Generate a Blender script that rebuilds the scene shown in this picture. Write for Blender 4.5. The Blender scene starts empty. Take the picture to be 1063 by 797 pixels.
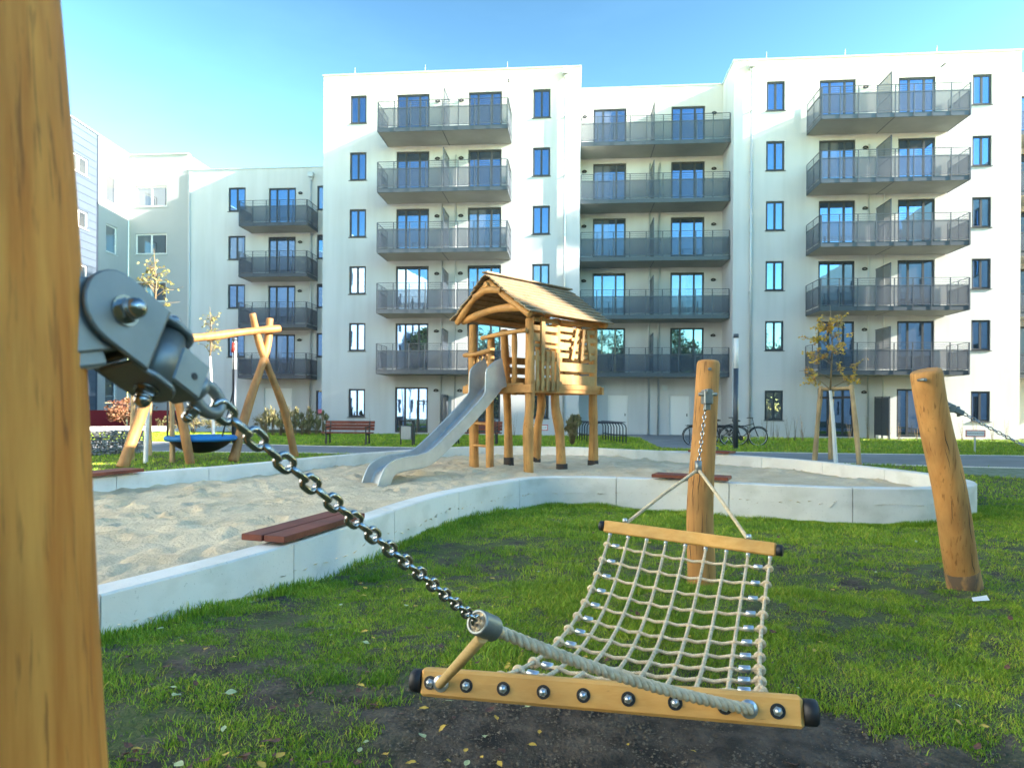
import bpy, math, random
import numpy as np
from mathutils import Vector, Matrix, noise
random.seed(7); RNG = np.random.default_rng(7)
R = math.radians
scn = bpy.context.scene
# ---------------------------------------------------------------- camera, sky, sun, exposure
EYE = 1.36; FPX = 709.0; TH = R(4.95)
cam = bpy.data.cameras.new('camera'); camo = bpy.data.objects.new('camera', cam); scn.collection.objects.link(camo)
camo.matrix_world = Matrix.Translation((0, 0, EYE)) @ Matrix.Rotation(R(90), 4, 'X') @ Matrix.Rotation(R(.35), 4, 'Z')
cam.sensor_width = 36; cam.lens = 24.01; cam.shift_y = 25.0/1063
cam.clip_start = .05; cam.clip_end = 2000
cam.dof.use_dof = True; cam.dof.focus_distance = 3.0; cam.dof.aperture_fstop = 7.1
scn.camera = camo
SUN = Vector((.984, -.2365, .41)).normalized()
SKYG = 2.1; SKYT = (.208, .188, .115, 1)
w = bpy.data.worlds.new('World'); scn.world = w; w.use_nodes = True
nt = w.node_tree; nt.nodes.clear()
def N_(nt, t, **k):
    n = nt.nodes.new(t)
    for a, b in k.items():
        if hasattr(n, a): setattr(n, a, b)
        else: n.inputs[a.replace('_', ' ')].default_value = b
    return n
sky = N_(nt, 'ShaderNodeTexSky', sky_type='NISHITA', sun_disc=False)
sky.sun_elevation = math.asin(SUN.z); sky.sun_rotation = math.atan2(SUN.x, SUN.y)
sky.air_density = 1.0; sky.dust_density = .1; sky.ozone_density = 1.2; sky.altitude = 50
tc = N_(nt, 'ShaderNodeTexCoord'); mp = N_(nt, 'ShaderNodeMapping'); mp.inputs['Scale'].default_value = (1.1, 2.2, 4.0)
cn = N_(nt, 'ShaderNodeTexNoise'); cn.inputs['Scale'].default_value = 1.7; cn.inputs['Detail'].default_value = 7; cn.inputs['Roughness'].default_value = .62
cr = N_(nt, 'ShaderNodeValToRGB'); cr.color_ramp.elements[0].position = .52; cr.color_ramp.elements[1].position = .85
cr.color_ramp.elements[0].color = (0, 0, 0, 1); cr.color_ramp.elements[1].color = (.02, .02, .02, 1)
mx = N_(nt, 'ShaderNodeMixRGB'); mx.inputs[2].default_value = (6.5, 7.6, 8.2, 1)
tint = N_(nt, 'ShaderNodeMixRGB', blend_type='MULTIPLY'); tint.inputs[0].default_value = 1; tint.inputs[2].default_value = (1, 1, 1, 1)
bg = N_(nt, 'ShaderNodeBackground'); bg.inputs['Strength'].default_value = .13
wo = N_(nt, 'ShaderNodeOutputWorld')
L = nt.links.new
L(tc.outputs['Generated'], mp.inputs[0]); L(mp.outputs[0], cn.inputs[0]); L(cn.outputs[0], cr.inputs[0])
L(sky.outputs[0], tint.inputs[1]); L(tint.outputs[0], mx.inputs[1]); L(cr.outputs[0], mx.inputs[0])
gm = N_(nt, 'ShaderNodeGamma'); gm.inputs[1].default_value = SKYG
sc_ = N_(nt, 'ShaderNodeMixRGB', blend_type='MULTIPLY'); sc_.inputs[0].default_value = 1; sc_.inputs[2].default_value = SKYT
L(mx.outputs[0], gm.inputs[0]); L(gm.outputs[0], sc_.inputs[1]); L(sc_.outputs[0], bg.inputs[0]); L(bg.outputs[0], wo.inputs[0])
sl = bpy.data.lights.new('sun', 'SUN'); sl.energy = 3.3; sl.angle = R(.6); sl.color = (1, .9, .76)
so = bpy.data.objects.new('sun', sl); scn.collection.objects.link(so)
so.rotation_euler = SUN.to_track_quat('Z', 'Y').to_euler()
scn.view_settings.view_transform = 'Standard'; scn.view_settings.look = 'None'
scn.view_settings.gamma = 1; scn.view_settings.exposure = 3.03; scn.view_settings.use_curve_mapping = False
# ---------------------------------------------------------------- helpers
CM = camo.matrix_world.to_3x3()
def ray(x, y): return CM @ Vector(((x-531.5)/FPX, (423.5-y)/FPX, -1))
def dep(x, y, Y):
    d = ray(x, y); return Vector((0, 0, EYE)) + d*(Y/d.y)
def gnd(x, y, z=0.0):
    d = ray(x, y); return Vector((0, 0, EYE)) + d*((z-EYE)/d.z)
UA = Vector((math.cos(TH), -math.sin(TH), 0)); NA = Vector((math.sin(TH), math.cos(TH), 0))
def fw(s, n, z=0): return UA*s + NA*n + Vector((0, 0, z))       # facade frame -> world
OFF = {}
def tag(o, label=None, cat=None, group=None, kind=None):
    if label: o['label'] = label
    if cat: o['category'] = cat
    if group: o['group'] = group
    if kind: o['kind'] = kind
    return o
def link(o, parent=None):
    scn.collection.objects.link(o)
    if parent: o.parent = parent
    return o
def thing(name, label, cat, loc=(0, 0, 0), rz=0.0, group=None, off=None):
    o = bpy.data.objects.new(name, None); link(o); o.location = loc; o.rotation_euler = (0, 0, rz)
    o.empty_display_size = .2
    OFF[o.name] = Vector(off if off is not None else loc)
    return tag(o, label, cat, group)
class MB:
    def __init__(s): s.v = []; s.f = []; s.sm = []
    def add(s, vs, fs, smooth=False, M=None):
        b = len(s.v)
        if M is not None: vs = [M @ Vector(p) for p in vs]
        s.v += [tuple(p) for p in vs]; s.f += [tuple(b+i for i in f) for f in fs]; s.sm += [smooth]*len(fs)
        return s
    def box(s, a, b, M=None, bev=0.0):
        x0, y0, z0 = a; x1, y1, z1 = b
        if bev <= 0:
            vs = [(x0,y0,z0),(x1,y0,z0),(x1,y1,z0),(x0,y1,z0),(x0,y0,z1),(x1,y0,z1),(x1,y1,z1),(x0,y1,z1)]
            return s.add(vs, [(0,3,2,1),(4,5,6,7),(0,1,5,4),(1,2,6,5),(2,3,7,6),(3,0,4,7)], False, M)
        # bevelled box
        vs = []; idx = {}
        X = (x0, x1); Y = (y0, y1); Z = (z0, z1)
        for i in (0, 1):
            for j in (0, 1):
                for k in (0, 1):
                    sx, sy, sz = (1, -1)[i], (1, -1)[j], (1, -1)[k]
                    for ax in range(3):
                        p = [X[i]+sx*bev, Y[j]+sy*bev, Z[k]+sz*bev]
                        p[ax] = (X[i], Y[j], Z[k])[ax]
                        idx[(i, j, k, ax)] = len(vs); vs.append(tuple(p))
        F = []
        def q(*l): F.append(tuple(idx[t] for t in l))
        for i in (0, 1):
            l = [(i,0,0,0),(i,1,0,0),(i,1,1,0),(i,0,1,0)]; q(*(l if i else l[::-1]))
            l = [(0,i,0,1),(0,i,1,1),(1,i,1,1),(1,i,0,1)]; q(*(l if i else l[::-1]))
            l = [(0,0,i,2),(1,0,i,2),(1,1,i,2),(0,1,i,2)]; q(*(l if i else l[::-1]))
        for i in (0, 1):
            for j in (0, 1):
                l = [(i,j,0,0),(i,j,1,0),(i,j,1,1),(i,j,0,1)]; q(*(l if i != j else l[::-1]))
                l = [(i,0,j,0),(i,0,j,2),(i,1,j,2),(i,1,j,0)]; q(*(l if i != j else l[::-1]))
                l = [(0,i,j,1),(1,i,j,1),(1,i,j,2),(0,i,j,2)]; q(*(l if i != j else l[::-1]))
                for k in (0, 1):
                    l = [(i,j,k,0),(i,j,k,1),(i,j,k,2)]; q(*(l if (i+j+k) % 2 else l[::-1]))
        return s.add(vs, F, False, M)
    def bar(s, p, q, w, h, up=(0, 0, 1), bev=0.0, ext=0.0):
        p = Vector(p); q = Vector(q); d = q-p; ln = d.length; d.normalize()
        u = Vector(up); x = d.cross(u)
        if x.length < 1e-4: x = d.cross(Vector((1, 0, 0)))
        x.normalize(); z = x.cross(d)
        M = Matrix.Translation(p) @ Matrix((d, x, z)).transposed().to_4x4()
        return s.box((-ext, -w/2, -h/2), (ln+ext, w/2, h/2), M, bev)
    def tube(s, pts, rad, n=10, caps=True, smooth=True, dome=0.0, phase=0.0, wob=0.0):
        pts = [Vector(p) for p in pts]
        if not hasattr(rad, '__len__'): rad = [rad]*len(pts)
        rad = list(rad)
        if dome > 0:      # rounded ends
            d0 = (pts[0]-pts[1]).normalized(); d1 = (pts[-1]-pts[-2]).normalized()
            pts = [pts[0]+d0*dome, pts[0]+d0*dome*.75] + pts + [pts[-1]+d1*dome*.75, pts[-1]+d1*dome]
            rad = [rad[0]*.55, rad[0]*.88] + rad + [rad[-1]*.88, rad[-1]*.55]
        t = (pts[1]-pts[0]).normalized()
        a = t.orthogonal().normalized(); vs = []; F = []
        for i, p in enumerate(pts):
            tt = (pts[min(i+1, len(pts)-1)]-pts[max(i-1, 0)]).normalized()
            a = (a - tt*a.dot(tt)).normalized(); b = tt.cross(a)
            for k in range(n):
                an = 2*math.pi*k/n+phase; r = rad[i]
                if wob: r *= 1+wob*noise.noise(Vector((math.cos(an)*1.3, math.sin(an)*1.3, i*.23+p.x*3)))
                vs.append(p+(a*math.cos(an)+b*math.sin(an))*r)
        for i in range(len(pts)-1):
            for k in range(n):
                F.append((i*n+k, i*n+(k+1) % n, (i+1)*n+(k+1) % n, (i+1)*n+k))
        s.add(vs, F, smooth)
        if caps:
            m = len(pts)-1; b = len(s.v)-len(vs)
            s.f += [tuple(b+k for k in range(n))[::-1], tuple(b+m*n+k for k in range(n))]; s.sm += [False, False]
        return s
    def cyl(s, p, q, r, n=12, r2=None, smooth=True):
        return s.tube([p, q], [r, r if r2 is None else r2], n, True, smooth)
    def dome_(s, c, ax, r, h, n=12, m=5):     # acorn cap
        c = Vector(c); ax = Vector(ax).normalized()
        pts = [c+ax*h*math.sin(i/m*math.pi/2) for i in range(m+1)]
        rr = [max(r*math.cos(i/m*math.pi/2), r*.04) for i in range(m+1)]
        return s.tube(pts, rr, n)
    def mesh(s, name, mat):
        me = bpy.data.meshes.new(name); me.from_pydata(s.v, [], s.f)
        me.polygons.foreach_set('use_smooth', s.sm)
        if mat: me.materials.append(mat)
        me.update(); return me
    def build(s, name, mat, parent=None, off=None):
        o_ = OFF[parent.name] if parent is not None else Vector(off if off is not None else (0, 0, 0))
        s.v = [tuple(Vector(p)-o_) for p in s.v]
        o = bpy.data.objects.new(name, s.mesh(name, mat)); link(o, parent)
        if parent is None: o.location = o_
        OFF[o.name] = o_.copy()
        return o
def place(name, me, loc, parent, rot=None):
    o = bpy.data.objects.new(name, me); link(o, parent)
    o.location = Vector(loc)-OFF.get(parent.name, Vector()) ; OFF[o.name] = Vector()
    if rot: o.rotation_euler = rot
    return o
def copy_tree(o, parent=None, loc=None, rz=None, label=None, group=None):
    c = o.copy(); scn.collection.objects.link(c)
    if parent: c.parent = parent
    if loc is not None: c.location = loc
    if rz is not None: c.rotation_euler.z = rz
    if label: c['label'] = label
    if group: c['group'] = group
    for ch in list(o.children):
        if ch.name != c.name: copy_tree(ch, c)
    return c
# ---------------------------------------------------------------- materials
def mat(name, col, rough=.6, metal=0.0, col2=None, nscale=4.0, mscale=(1, 1, 1), bump=0.0, bscale=None, spec=.5, detail=5, lo=.35, hi=.65, bdist=.01):
    m = bpy.data.materials.new(name); m.use_nodes = True; t = m.node_tree; p = t.nodes['Principled BSDF']
    p.inputs['Base Color'].default_value = (*col, 1); p.inputs['Roughness'].default_value = rough
    p.inputs['Metallic'].default_value = metal; p.inputs['Specular IOR Level'].default_value = spec
    if col2 is not None or bump:
        c = N_(t, 'ShaderNodeTexCoord'); g = N_(t, 'ShaderNodeMapping'); g.inputs['Scale'].default_value = mscale
        t.links.new(c.outputs['Object'], g.inputs[0])
    if col2 is not None:
        n = N_(t, 'ShaderNodeTexNoise'); n.inputs['Scale'].default_value = nscale; n.inputs['Detail'].default_value = detail
        n.inputs['Roughness'].default_value = .6
        r = N_(t, 'ShaderNodeValToRGB'); r.color_ramp.elements[0].position = lo; r.color_ramp.elements[1].position = hi
        r.color_ramp.elements[0].color = (*col, 1); r.color_ramp.elements[1].color = (*col2, 1)
        t.links.new(g.outputs[0], n.inputs[0]); t.links.new(n.outputs[0], r.inputs[0]); t.links.new(r.outputs[0], p.inputs['Base Color'])
        m['ramp'] = r.name
    if bump:
        n2 = N_(t, 'ShaderNodeTexNoise'); n2.inputs['Scale'].default_value = bscale or nscale*4; n2.inputs['Detail'].default_value = 6
        b = N_(t, 'ShaderNodeBump'); b.inputs['Strength'].default_value = bump; b.inputs['Distance'].default_value = bdist
        t.links.new(g.outputs[0], n2.inputs[0]); t.links.new(n2.outputs[0], b.inputs['Height']); t.links.new(b.outputs[0], p.inputs['Normal'])
    return m
def wood(name, a, b, dark, sc, rough=.55, crack=.62):
    m = mat(name, a, rough, col2=b, nscale=3.0, mscale=sc, bump=.35, bscale=9, bdist=.004, spec=.35, lo=.3, hi=.7)
    t = m.node_tree; p = t.nodes['Principled BSDF']; old = p.inputs['Base Color'].links[0].from_socket
    c = N_(t, 'ShaderNodeTexCoord'); g = N_(t, 'ShaderNodeMapping'); g.inputs['Scale'].default_value = [v*2.4 for v in sc]
    n = N_(t, 'ShaderNodeTexNoise'); n.inputs['Scale'].default_value = 4; n.inputs['Detail'].default_value = 4; n.inputs['Distortion'].default_value = .4
    r = N_(t, 'ShaderNodeValToRGB'); r.color_ramp.elements[0].position = crack; r.color_ramp.elements[1].position = crack+.13
    r.color_ramp.elements[0].color = (0, 0, 0, 1); r.color_ramp.elements[1].color = (.75, .75, .75, 1)
    mxx = N_(t, 'ShaderNodeMixRGB'); mxx.inputs[2].default_value = (*dark, 1)
    g2 = N_(t, 'ShaderNodeTexNoise'); g2.inputs['Scale'].default_value = 2.2; g2.inputs['Detail'].default_value = 3
    r2 = N_(t, 'ShaderNodeValToRGB'); r2.color_ramp.elements[0].position = .35; r2.color_ramp.elements[1].position = .7
    r2.color_ramp.elements[0].color = (.66, .67, .68, 1); r2.color_ramp.elements[1].color = (1.08, 1.06, 1.0, 1)
    mul = N_(t, 'ShaderNodeMixRGB', blend_type='MULTIPLY'); mul.inputs[0].default_value = 1
    l = t.links.new
    l(c.outputs['Object'], g.inputs[0]); l(g.outputs[0], n.inputs[0]); l(n.outputs[0], r.inputs[0]); l(r.outputs[0], mxx.inputs[0]); l(old, mxx.inputs[1])
    l(c.outputs['Object'], g2.inputs[0]); l(g2.outputs[0], r2.inputs[0]); l(mxx.outputs[0], mul.inputs[1]); l(r2.outputs[0], mul.inputs[2])
    l(mul.outputs[0], p.inputs['Base Color'])
    return m
WA, WB, WD = (.52, .235, .068), (.66, .345, .115), (.20, .085, .025)
M_ = {}
M_['log'] = wood('log wood upright', WA, WB, WD, (6, 6, .4), rough=.72, crack=.575)
M_['logx'] = wood('log wood lying', WA, WB, WD, (2, 2, 4))
M_['logdark'] = wood('dark honey log wood', (.66, .20, .028), (.92, .40, .08), (.28, .085, .018), (14, 14, .8), rough=.7, crack=.575)
M_['dusty'] = wood('weathered log wood', (.36, .20, .075), (.46, .28, .12), (.15, .08, .035), (5, 5, .5))
M_['dusty2'] = wood('brown swing log wood', (.36, .165, .055), (.48, .245, .09), (.15, .07, .03), (5, 5, .5))
M_['board'] = wood('pale planed board', (.42, .225, .075), (.53, .315, .12), (.30, .16, .06), (3, 3, 3), crack=.68)
M_['roofboard'] = wood('weathered roof board', (.24, .17, .095), (.34, .25, .15), (.14, .09, .045), (4, 4, 4))
M_['beam'] = wood('hammock beam wood', (.74, .38, .10), (.84, .49, .16), (.32, .15, .05), (1.5, 9, 9), crack=.70)
M_['stake'] = wood('raw stake wood', (.50, .33, .16), (.58, .41, .23), (.2, .12, .06), (6, 6, .6))
M_['redwood'] = wood('red brown bench board', (.19, .045, .028), (.25, .07, .04), (.09, .025, .015), (2, 5, 5))
M_['char'] = mat('dark post foot', (.03, .022, .018), .85, col2=(.07, .05, .035), bump=.4)
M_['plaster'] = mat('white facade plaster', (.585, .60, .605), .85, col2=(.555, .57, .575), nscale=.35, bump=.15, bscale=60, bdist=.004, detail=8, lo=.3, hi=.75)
def overlay(m, sc, mscale, c0, c1, p0, p1, det=4):
    t = m.node_tree; p = t.nodes['Principled BSDF']; old = p.inputs['Base Color'].links[0].from_socket
    c = N_(t, 'ShaderNodeTexCoord'); g = N_(t, 'ShaderNodeMapping'); g.inputs['Scale'].default_value = mscale
    n = N_(t, 'ShaderNodeTexNoise'); n.inputs['Scale'].default_value = sc; n.inputs['Detail'].default_value = det
    q = N_(t, 'ShaderNodeValToRGB'); q.color_ramp.elements[0].position = p0; q.color_ramp.elements[1].position = p1
    q.color_ramp.elements[0].color = (*c0, 1); q.color_ramp.elements[1].color = (*c1, 1)
    u = N_(t, 'ShaderNodeMixRGB', blend_type='MULTIPLY'); u.inputs[0].default_value = 1; l = t.links.new
    l(c.outputs['Object'], g.inputs[0]); l(g.outputs[0], n.inputs[0]); l(n.outputs[0], q.inputs[0]); l(old, u.inputs[1]); l(q.outputs[0], u.inputs[2]); l(u.outputs[0], p.inputs['Base Color'])
overlay(M_['plaster'], 1.6, (1, 1, .10), (.92, .92, .91), (1.03, 1.03, 1.03), .30, .55, 8)
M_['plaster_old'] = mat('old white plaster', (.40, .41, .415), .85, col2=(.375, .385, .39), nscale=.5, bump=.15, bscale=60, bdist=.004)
M_['soffit'] = mat('balcony concrete', (.42, .42, .37), .8, col2=(.36, .36, .31), nscale=.8, bump=.2)
M_['anthra'] = mat('anthracite window frame', (.035, .043, .055), .45)
M_['rail'] = mat('grey painted steel', (.07, .085, .105), .4, metal=.3)
M_['whiteframe'] = mat('white plastic window frame', (.78, .78, .76), .4)
M_['zinc'] = mat('zinc downpipe', (.52, .56, .58), .45, metal=.35)
M_['whitepaint'] = mat('white paint', (.8, .8, .78), .5)
M_['galv'] = mat('galvanised steel', (.21, .235, .235), .42, metal=.62, col2=(.27, .295, .295), nscale=9, bump=.12, bscale=180, bdist=.001)
M_['chrome'] = mat('bright chain steel', (.36, .38, .38), .17, metal=1.0, col2=(.45, .46, .45), nscale=30)
M_['alu'] = mat('bright aluminium ferrule', (.62, .66, .70), .30, metal=.85)
M_['slide'] = mat('brushed slide steel', (.44, .455, .455), .48, metal=.7, col2=(.52, .535, .53), nscale=5, bump=.08, bscale=40)
M_['rope'] = mat('natural rope', (.62, .47, .30), .95, col2=(.82, .68, .48), nscale=45, bump=.9, bscale=260, bdist=.003, spec=.15)
M_['ropey'] = mat('tan leather sleeve', (.50, .34, .13), .7, col2=(.58, .41, .18), nscale=40, mscale=(1, 1, 3), bump=.6, bscale=120, bdist=.002)
M_['rubber'] = mat('black rubber', (.015, .016, .02), .5)
M_['blackmetal'] = mat('black cast iron', (.02, .022, .025), .5)
M_['bluerope'] = mat('blue rope rim', (.01, .17, .48), .6, bump=.5, bscale=40)
M_['red'] = mat('dark red plinth', (.30, .02, .03), .7)
M_['cladding'] = mat('pale blue grey cladding', (.085, .112, .155), .5, col2=(.078, .105, .145), nscale=.6)
M_['concrete'] = mat('cast concrete', (.78, .745, .69), .8, col2=(.64, .61, .56), nscale=1.1, bump=.3, bscale=45, bdist=.006, detail=8, lo=.38, hi=.85)
overlay(M_['concrete'], 2.4, (1, 1, 1.6), (.88, .88, .85), (1.04, 1.04, 1.04), .32, .5, 9)
overlay(M_['concrete'], 55, (1, 1, 1), (.80, .80, .78), (1, 1, 1), .28, .33, 2)
M_['asphalt'] = mat('asphalt', (.25, .26, .275), .9, col2=(.19, .20, .21), nscale=.9, bump=.5, bscale=120)
M_['pavers'] = mat('grass pavers', (.24, .27, .22), .9, col2=(.12, .17, .07), nscale=5, bump=.5, bscale=30)
M_['sand'] = mat('play sand', (.60, .465, .30), .95, col2=(.74, .60, .41), nscale=2.2, bump=.8, bscale=26, bdist=.028, detail=8)
M_['stone'] = mat('gabion stone', (.33, .33, .32), .9, col2=(.16, .16, .155), nscale=6)
M_['foliage'] = mat('green leaves', (.055, .11, .02), .6, col2=(.10, .16, .035), nscale=1.2)
M_['yfoliage'] = mat('yellow autumn leaves', (.62, .40, .03), .6, col2=(.45, .22, .05), nscale=5, lo=.45, hi=.6)
M_['pfoliage'] = mat('pale yellow green leaves', (.16, .17, .045), .6, col2=(.24, .21, .04), nscale=5)
M_['rfoliage'] = mat('red autumn leaves', (.20, .055, .035), .6, col2=(.24, .14, .06), nscale=4)
M_['dry'] = mat('dry hedge twigs', (.22, .18, .085), .8, col2=(.15, .16, .06), nscale=3)
M_['bark'] = mat('bark', (.10, .075, .05), .9, col2=(.16, .13, .09), bump=.6)
M_['stem'] = mat('thin brown stem', (.22, .16, .09), .8)
# glass: coated double glazing over a dim room
def glassmat(name, room, room2, fac=.42, tintc=(.55, .78, 1.0)):
    m = bpy.data.materials.new(name); m.use_nodes = True; t = m.node_tree; p = t.nodes['Principled BSDF']
    c = N_(t, 'ShaderNodeTexCoord'); n = N_(t, 'ShaderNodeTexNoise'); n.inputs['Scale'].default_value = .9; n.inputs['Detail'].default_value = 1
    r = N_(t, 'ShaderNodeValToRGB'); r.color_ramp.elements[0].position = .45; r.color_ramp.elements[1].position = .55
    r.color_ramp.elements[0].color = (*room, 1); r.color_ramp.elements[1].color = (*room2, 1)
    g = N_(t, 'ShaderNodeMapping'); g.inputs['Scale'].default_value = (1, 1, .15)
    t.links.new(c.outputs['Object'], g.inputs[0]); t.links.new(g.outputs[0], n.inputs[0]); t.links.new(n.outputs[0], r.inputs[0]); t.links.new(r.outputs[0], p.inputs['Base Color'])
    p.inputs['Roughness'].default_value = .6
    gl = N_(t, 'ShaderNodeBsdfGlossy'); gl.inputs['Roughness'].default_value = .015; gl.inputs['Color'].default_value = (*tintc, 1)
    fr = N_(t, 'ShaderNodeFresnel'); fr.inputs['IOR'].default_value = 1.5
    ad = N_(t, 'ShaderNodeMath', operation='ADD'); ad.inputs[1].default_value = fac; ad.use_clamp = True
    ms = N_(t, 'ShaderNodeMixShader'); o = t.nodes['Material Output']
    bn = N_(t, 'ShaderNodeTexNoise'); bn.inputs['Scale'].default_value = 1.3; b = N_(t, 'ShaderNodeBump'); b.inputs['Strength'].default_value = .06; b.inputs['Distance'].default_value = .02
    l = t.links.new
    l(c.outputs['Object'], bn.inputs[0]); l(bn.outputs[0], b.inputs['Height']); l(b.outputs[0], gl.inputs['Normal'])
    l(fr.outputs[0], ad.inputs[0]); l(ad.outputs[0], ms.inputs[0]); l(p.outputs[0], ms.inputs[1]); l(gl.outputs[0], ms.inputs[2]); l(ms.outputs[0], o.inputs[0])
    return m
M_['glass'] = glassmat('window glass', (.012, .016, .02), (.035, .04, .045), .38, (.32, .55, .95))
M_['glass_curtain'] = glassmat('window glass with curtains', (.10, .10, .095), (.03, .03, .035), .18, (.7, .85, 1))
M_['glass_blind'] = glassmat('window glass with pale blind', (.16, .165, .17), (.03, .035, .04), .30, (.38, .62, 1.0))
def panelmat():
    m = mat('perforated grey metal panel', (.055, .075, .105), .5, metal=.2)
    t = m.node_tree; p = t.nodes['Principled BSDF']; o = t.nodes['Material Output']
    tr = N_(t, 'ShaderNodeBsdfTransparent'); ms = N_(t, 'ShaderNodeMixShader'); ms.inputs[0].default_value = .50
    t.links.new(tr.outputs[0], ms.inputs[1]); t.links.new(p.outputs[0], ms.inputs[2]); t.links.new(ms.outputs[0], o.inputs[0]); return m
M_['panel'] = panelmat()
# ---------------------------------------------------------------- terrain
def catmull(P, per=10, closed=True):
    out = []; n = len(P)
    for i in range(n if closed else n-1):
        p0, p1, p2, p3 = (P[(i-1) % n], P[i], P[(i+1) % n], P[(i+2) % n]) if closed else (P[max(i-1, 0)], P[i], P[i+1], P[min(i+2, n-1)])
        for k in range(per):
            t = k/per
            out.append(tuple(.5*((2*b)+(-a+c)*t+(2*a-5*b+4*c-d)*t*t+(-a+3*b-3*c+d)*t**3) for a, b, c, d in zip(p0, p1, p2, p3)))
    if not closed: out.append(tuple(P[-1]))
    return out
RING = [(-2.09,3.48),(-1.48,4.98),(-.80,7.4),(.0,9.0),(.66,9.55),(1.86,9.40),(2.85,8.95),(3.8,8.55),(4.5,8.42),(5.2,8.45),(6.0,8.85),(6.42,9.6),(6.44,10.55),
        (6.13,12.0),(5.67,13.3),(4.96,14.3),(3.94,15.25),(2.4,16.6),(1.36,17.15),(-.46,17.2),(-1.67,16.4),(-3.09,14.5),(-3.86,12.97),(-4.79,11.0),(-5.37,10.0),(-5.9,8.6),(-6.0,6.6),(-5.0,4.2),(-3.7,2.6),(-2.7,2.3)]
ring = np.array(catmull(RING, 12))
def inside(px, py, poly):
    px = np.asarray(px); py = np.asarray(py); r = np.zeros(px.shape, bool); n = len(poly)
    for i in range(n):
        x0, y0 = poly[i]; x1, y1 = poly[(i+1) % n]
        if y0 == y1: continue
        c = ((y0 > py) != (y1 > py)) & (px < (x1-x0)*(py-y0)/(y1-y0)+x0); r ^= c
    return r
def vnoise(x, y, s, seed=0):       # cheap smooth value noise in numpy
    g = np.random.default_rng(seed).random((64, 64)); x = x*s+17.3; y = y*s+5.1
    xi = np.floor(x).astype(int); yi = np.floor(y).astype(int); fx = x-xi; fy = y-yi; fx = fx*fx*(3-2*fx); fy = fy*fy*(3-2*fy)
    a = g[xi % 64, yi % 64]; b = g[(xi+1) % 64, yi % 64]; c = g[xi % 64, (yi+1) % 64]; d = g[(xi+1) % 64, (yi+1) % 64]
    return (a*(1-fx)+b*fx)*(1-fy)+(c*(1-fx)+d*fx)*fy
def gz(x, y):
    x = np.asarray(x, float); y = np.asarray(y, float)
    h = .19*np.exp(-((x+2.7)**2+(y-3.2)**2)/5.0) - .06*np.exp(-((x-4)**2+(y-9)**2)/8) + .05*np.exp(-((x+.8)**2+(y-7.4)**2)/3)
    k = np.clip((14-y)/3, 0, 1)*np.clip((x+14)/3, 0, 1)*np.clip((16-x)/3, 0, 1)
    h = h + k*(.035*(vnoise(x, y, 1.6, 1)-.5)+.022*(vnoise(x, y, 6, 2)-.5))
    h = h - .07*np.exp(-(((x-.55)/1.1)**2+((y-2.5)/.6)**2))
    return h
def axis(a, b, step, far):
    m = list(np.arange(a, b+1e-6, step)); s = step; lo = [a]; hi = [m[-1]]
    while lo[-1] > -far: s *= 1.35; lo.append(lo[-1]-s)
    s = step
    while hi[-1] < far: s *= 1.35; hi.append(hi[-1]+s)
    return np.array(lo[::-1][:-1]+m+hi[1:])
def gridmesh(name, xs, ys, Z, m, keep=None):
    nx, ny = len(xs), len(ys); X, Y = np.meshgrid(xs, ys); V = np.stack([X, Y, Z], -1).reshape(-1, 3)
    i = np.arange((ny-1)*(nx-1)); r = i//(nx-1); c = i % (nx-1); a = r*nx+c
    F = np.stack([a, a+1, a+nx+1, a+nx], -1)
    if keep is not None: F = F[keep.reshape(-1)]
    return npmesh(name, V, F, m)
def npmesh(name, V, F, m, smooth=True):
    me = bpy.data.meshes.new(name); k = F.shape[1]
    me.vertices.add(len(V)); me.vertices.foreach_set('co', V.astype(np.float32).ravel())
    me.loops.add(F.size); me.loops.foreach_set('vertex_index', F.astype(np.int32).ravel())
    me.polygons.add(len(F)); me.polygons.foreach_set('loop_start', np.arange(0, F.size, k, dtype=np.int32))
    me.polygons.foreach_set('use_smooth', np.full(len(F), smooth)); me.materials.append(m); me.update(calc_edges=True)
    o = bpy.data.objects.new(name, me); link(o); return o
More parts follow.
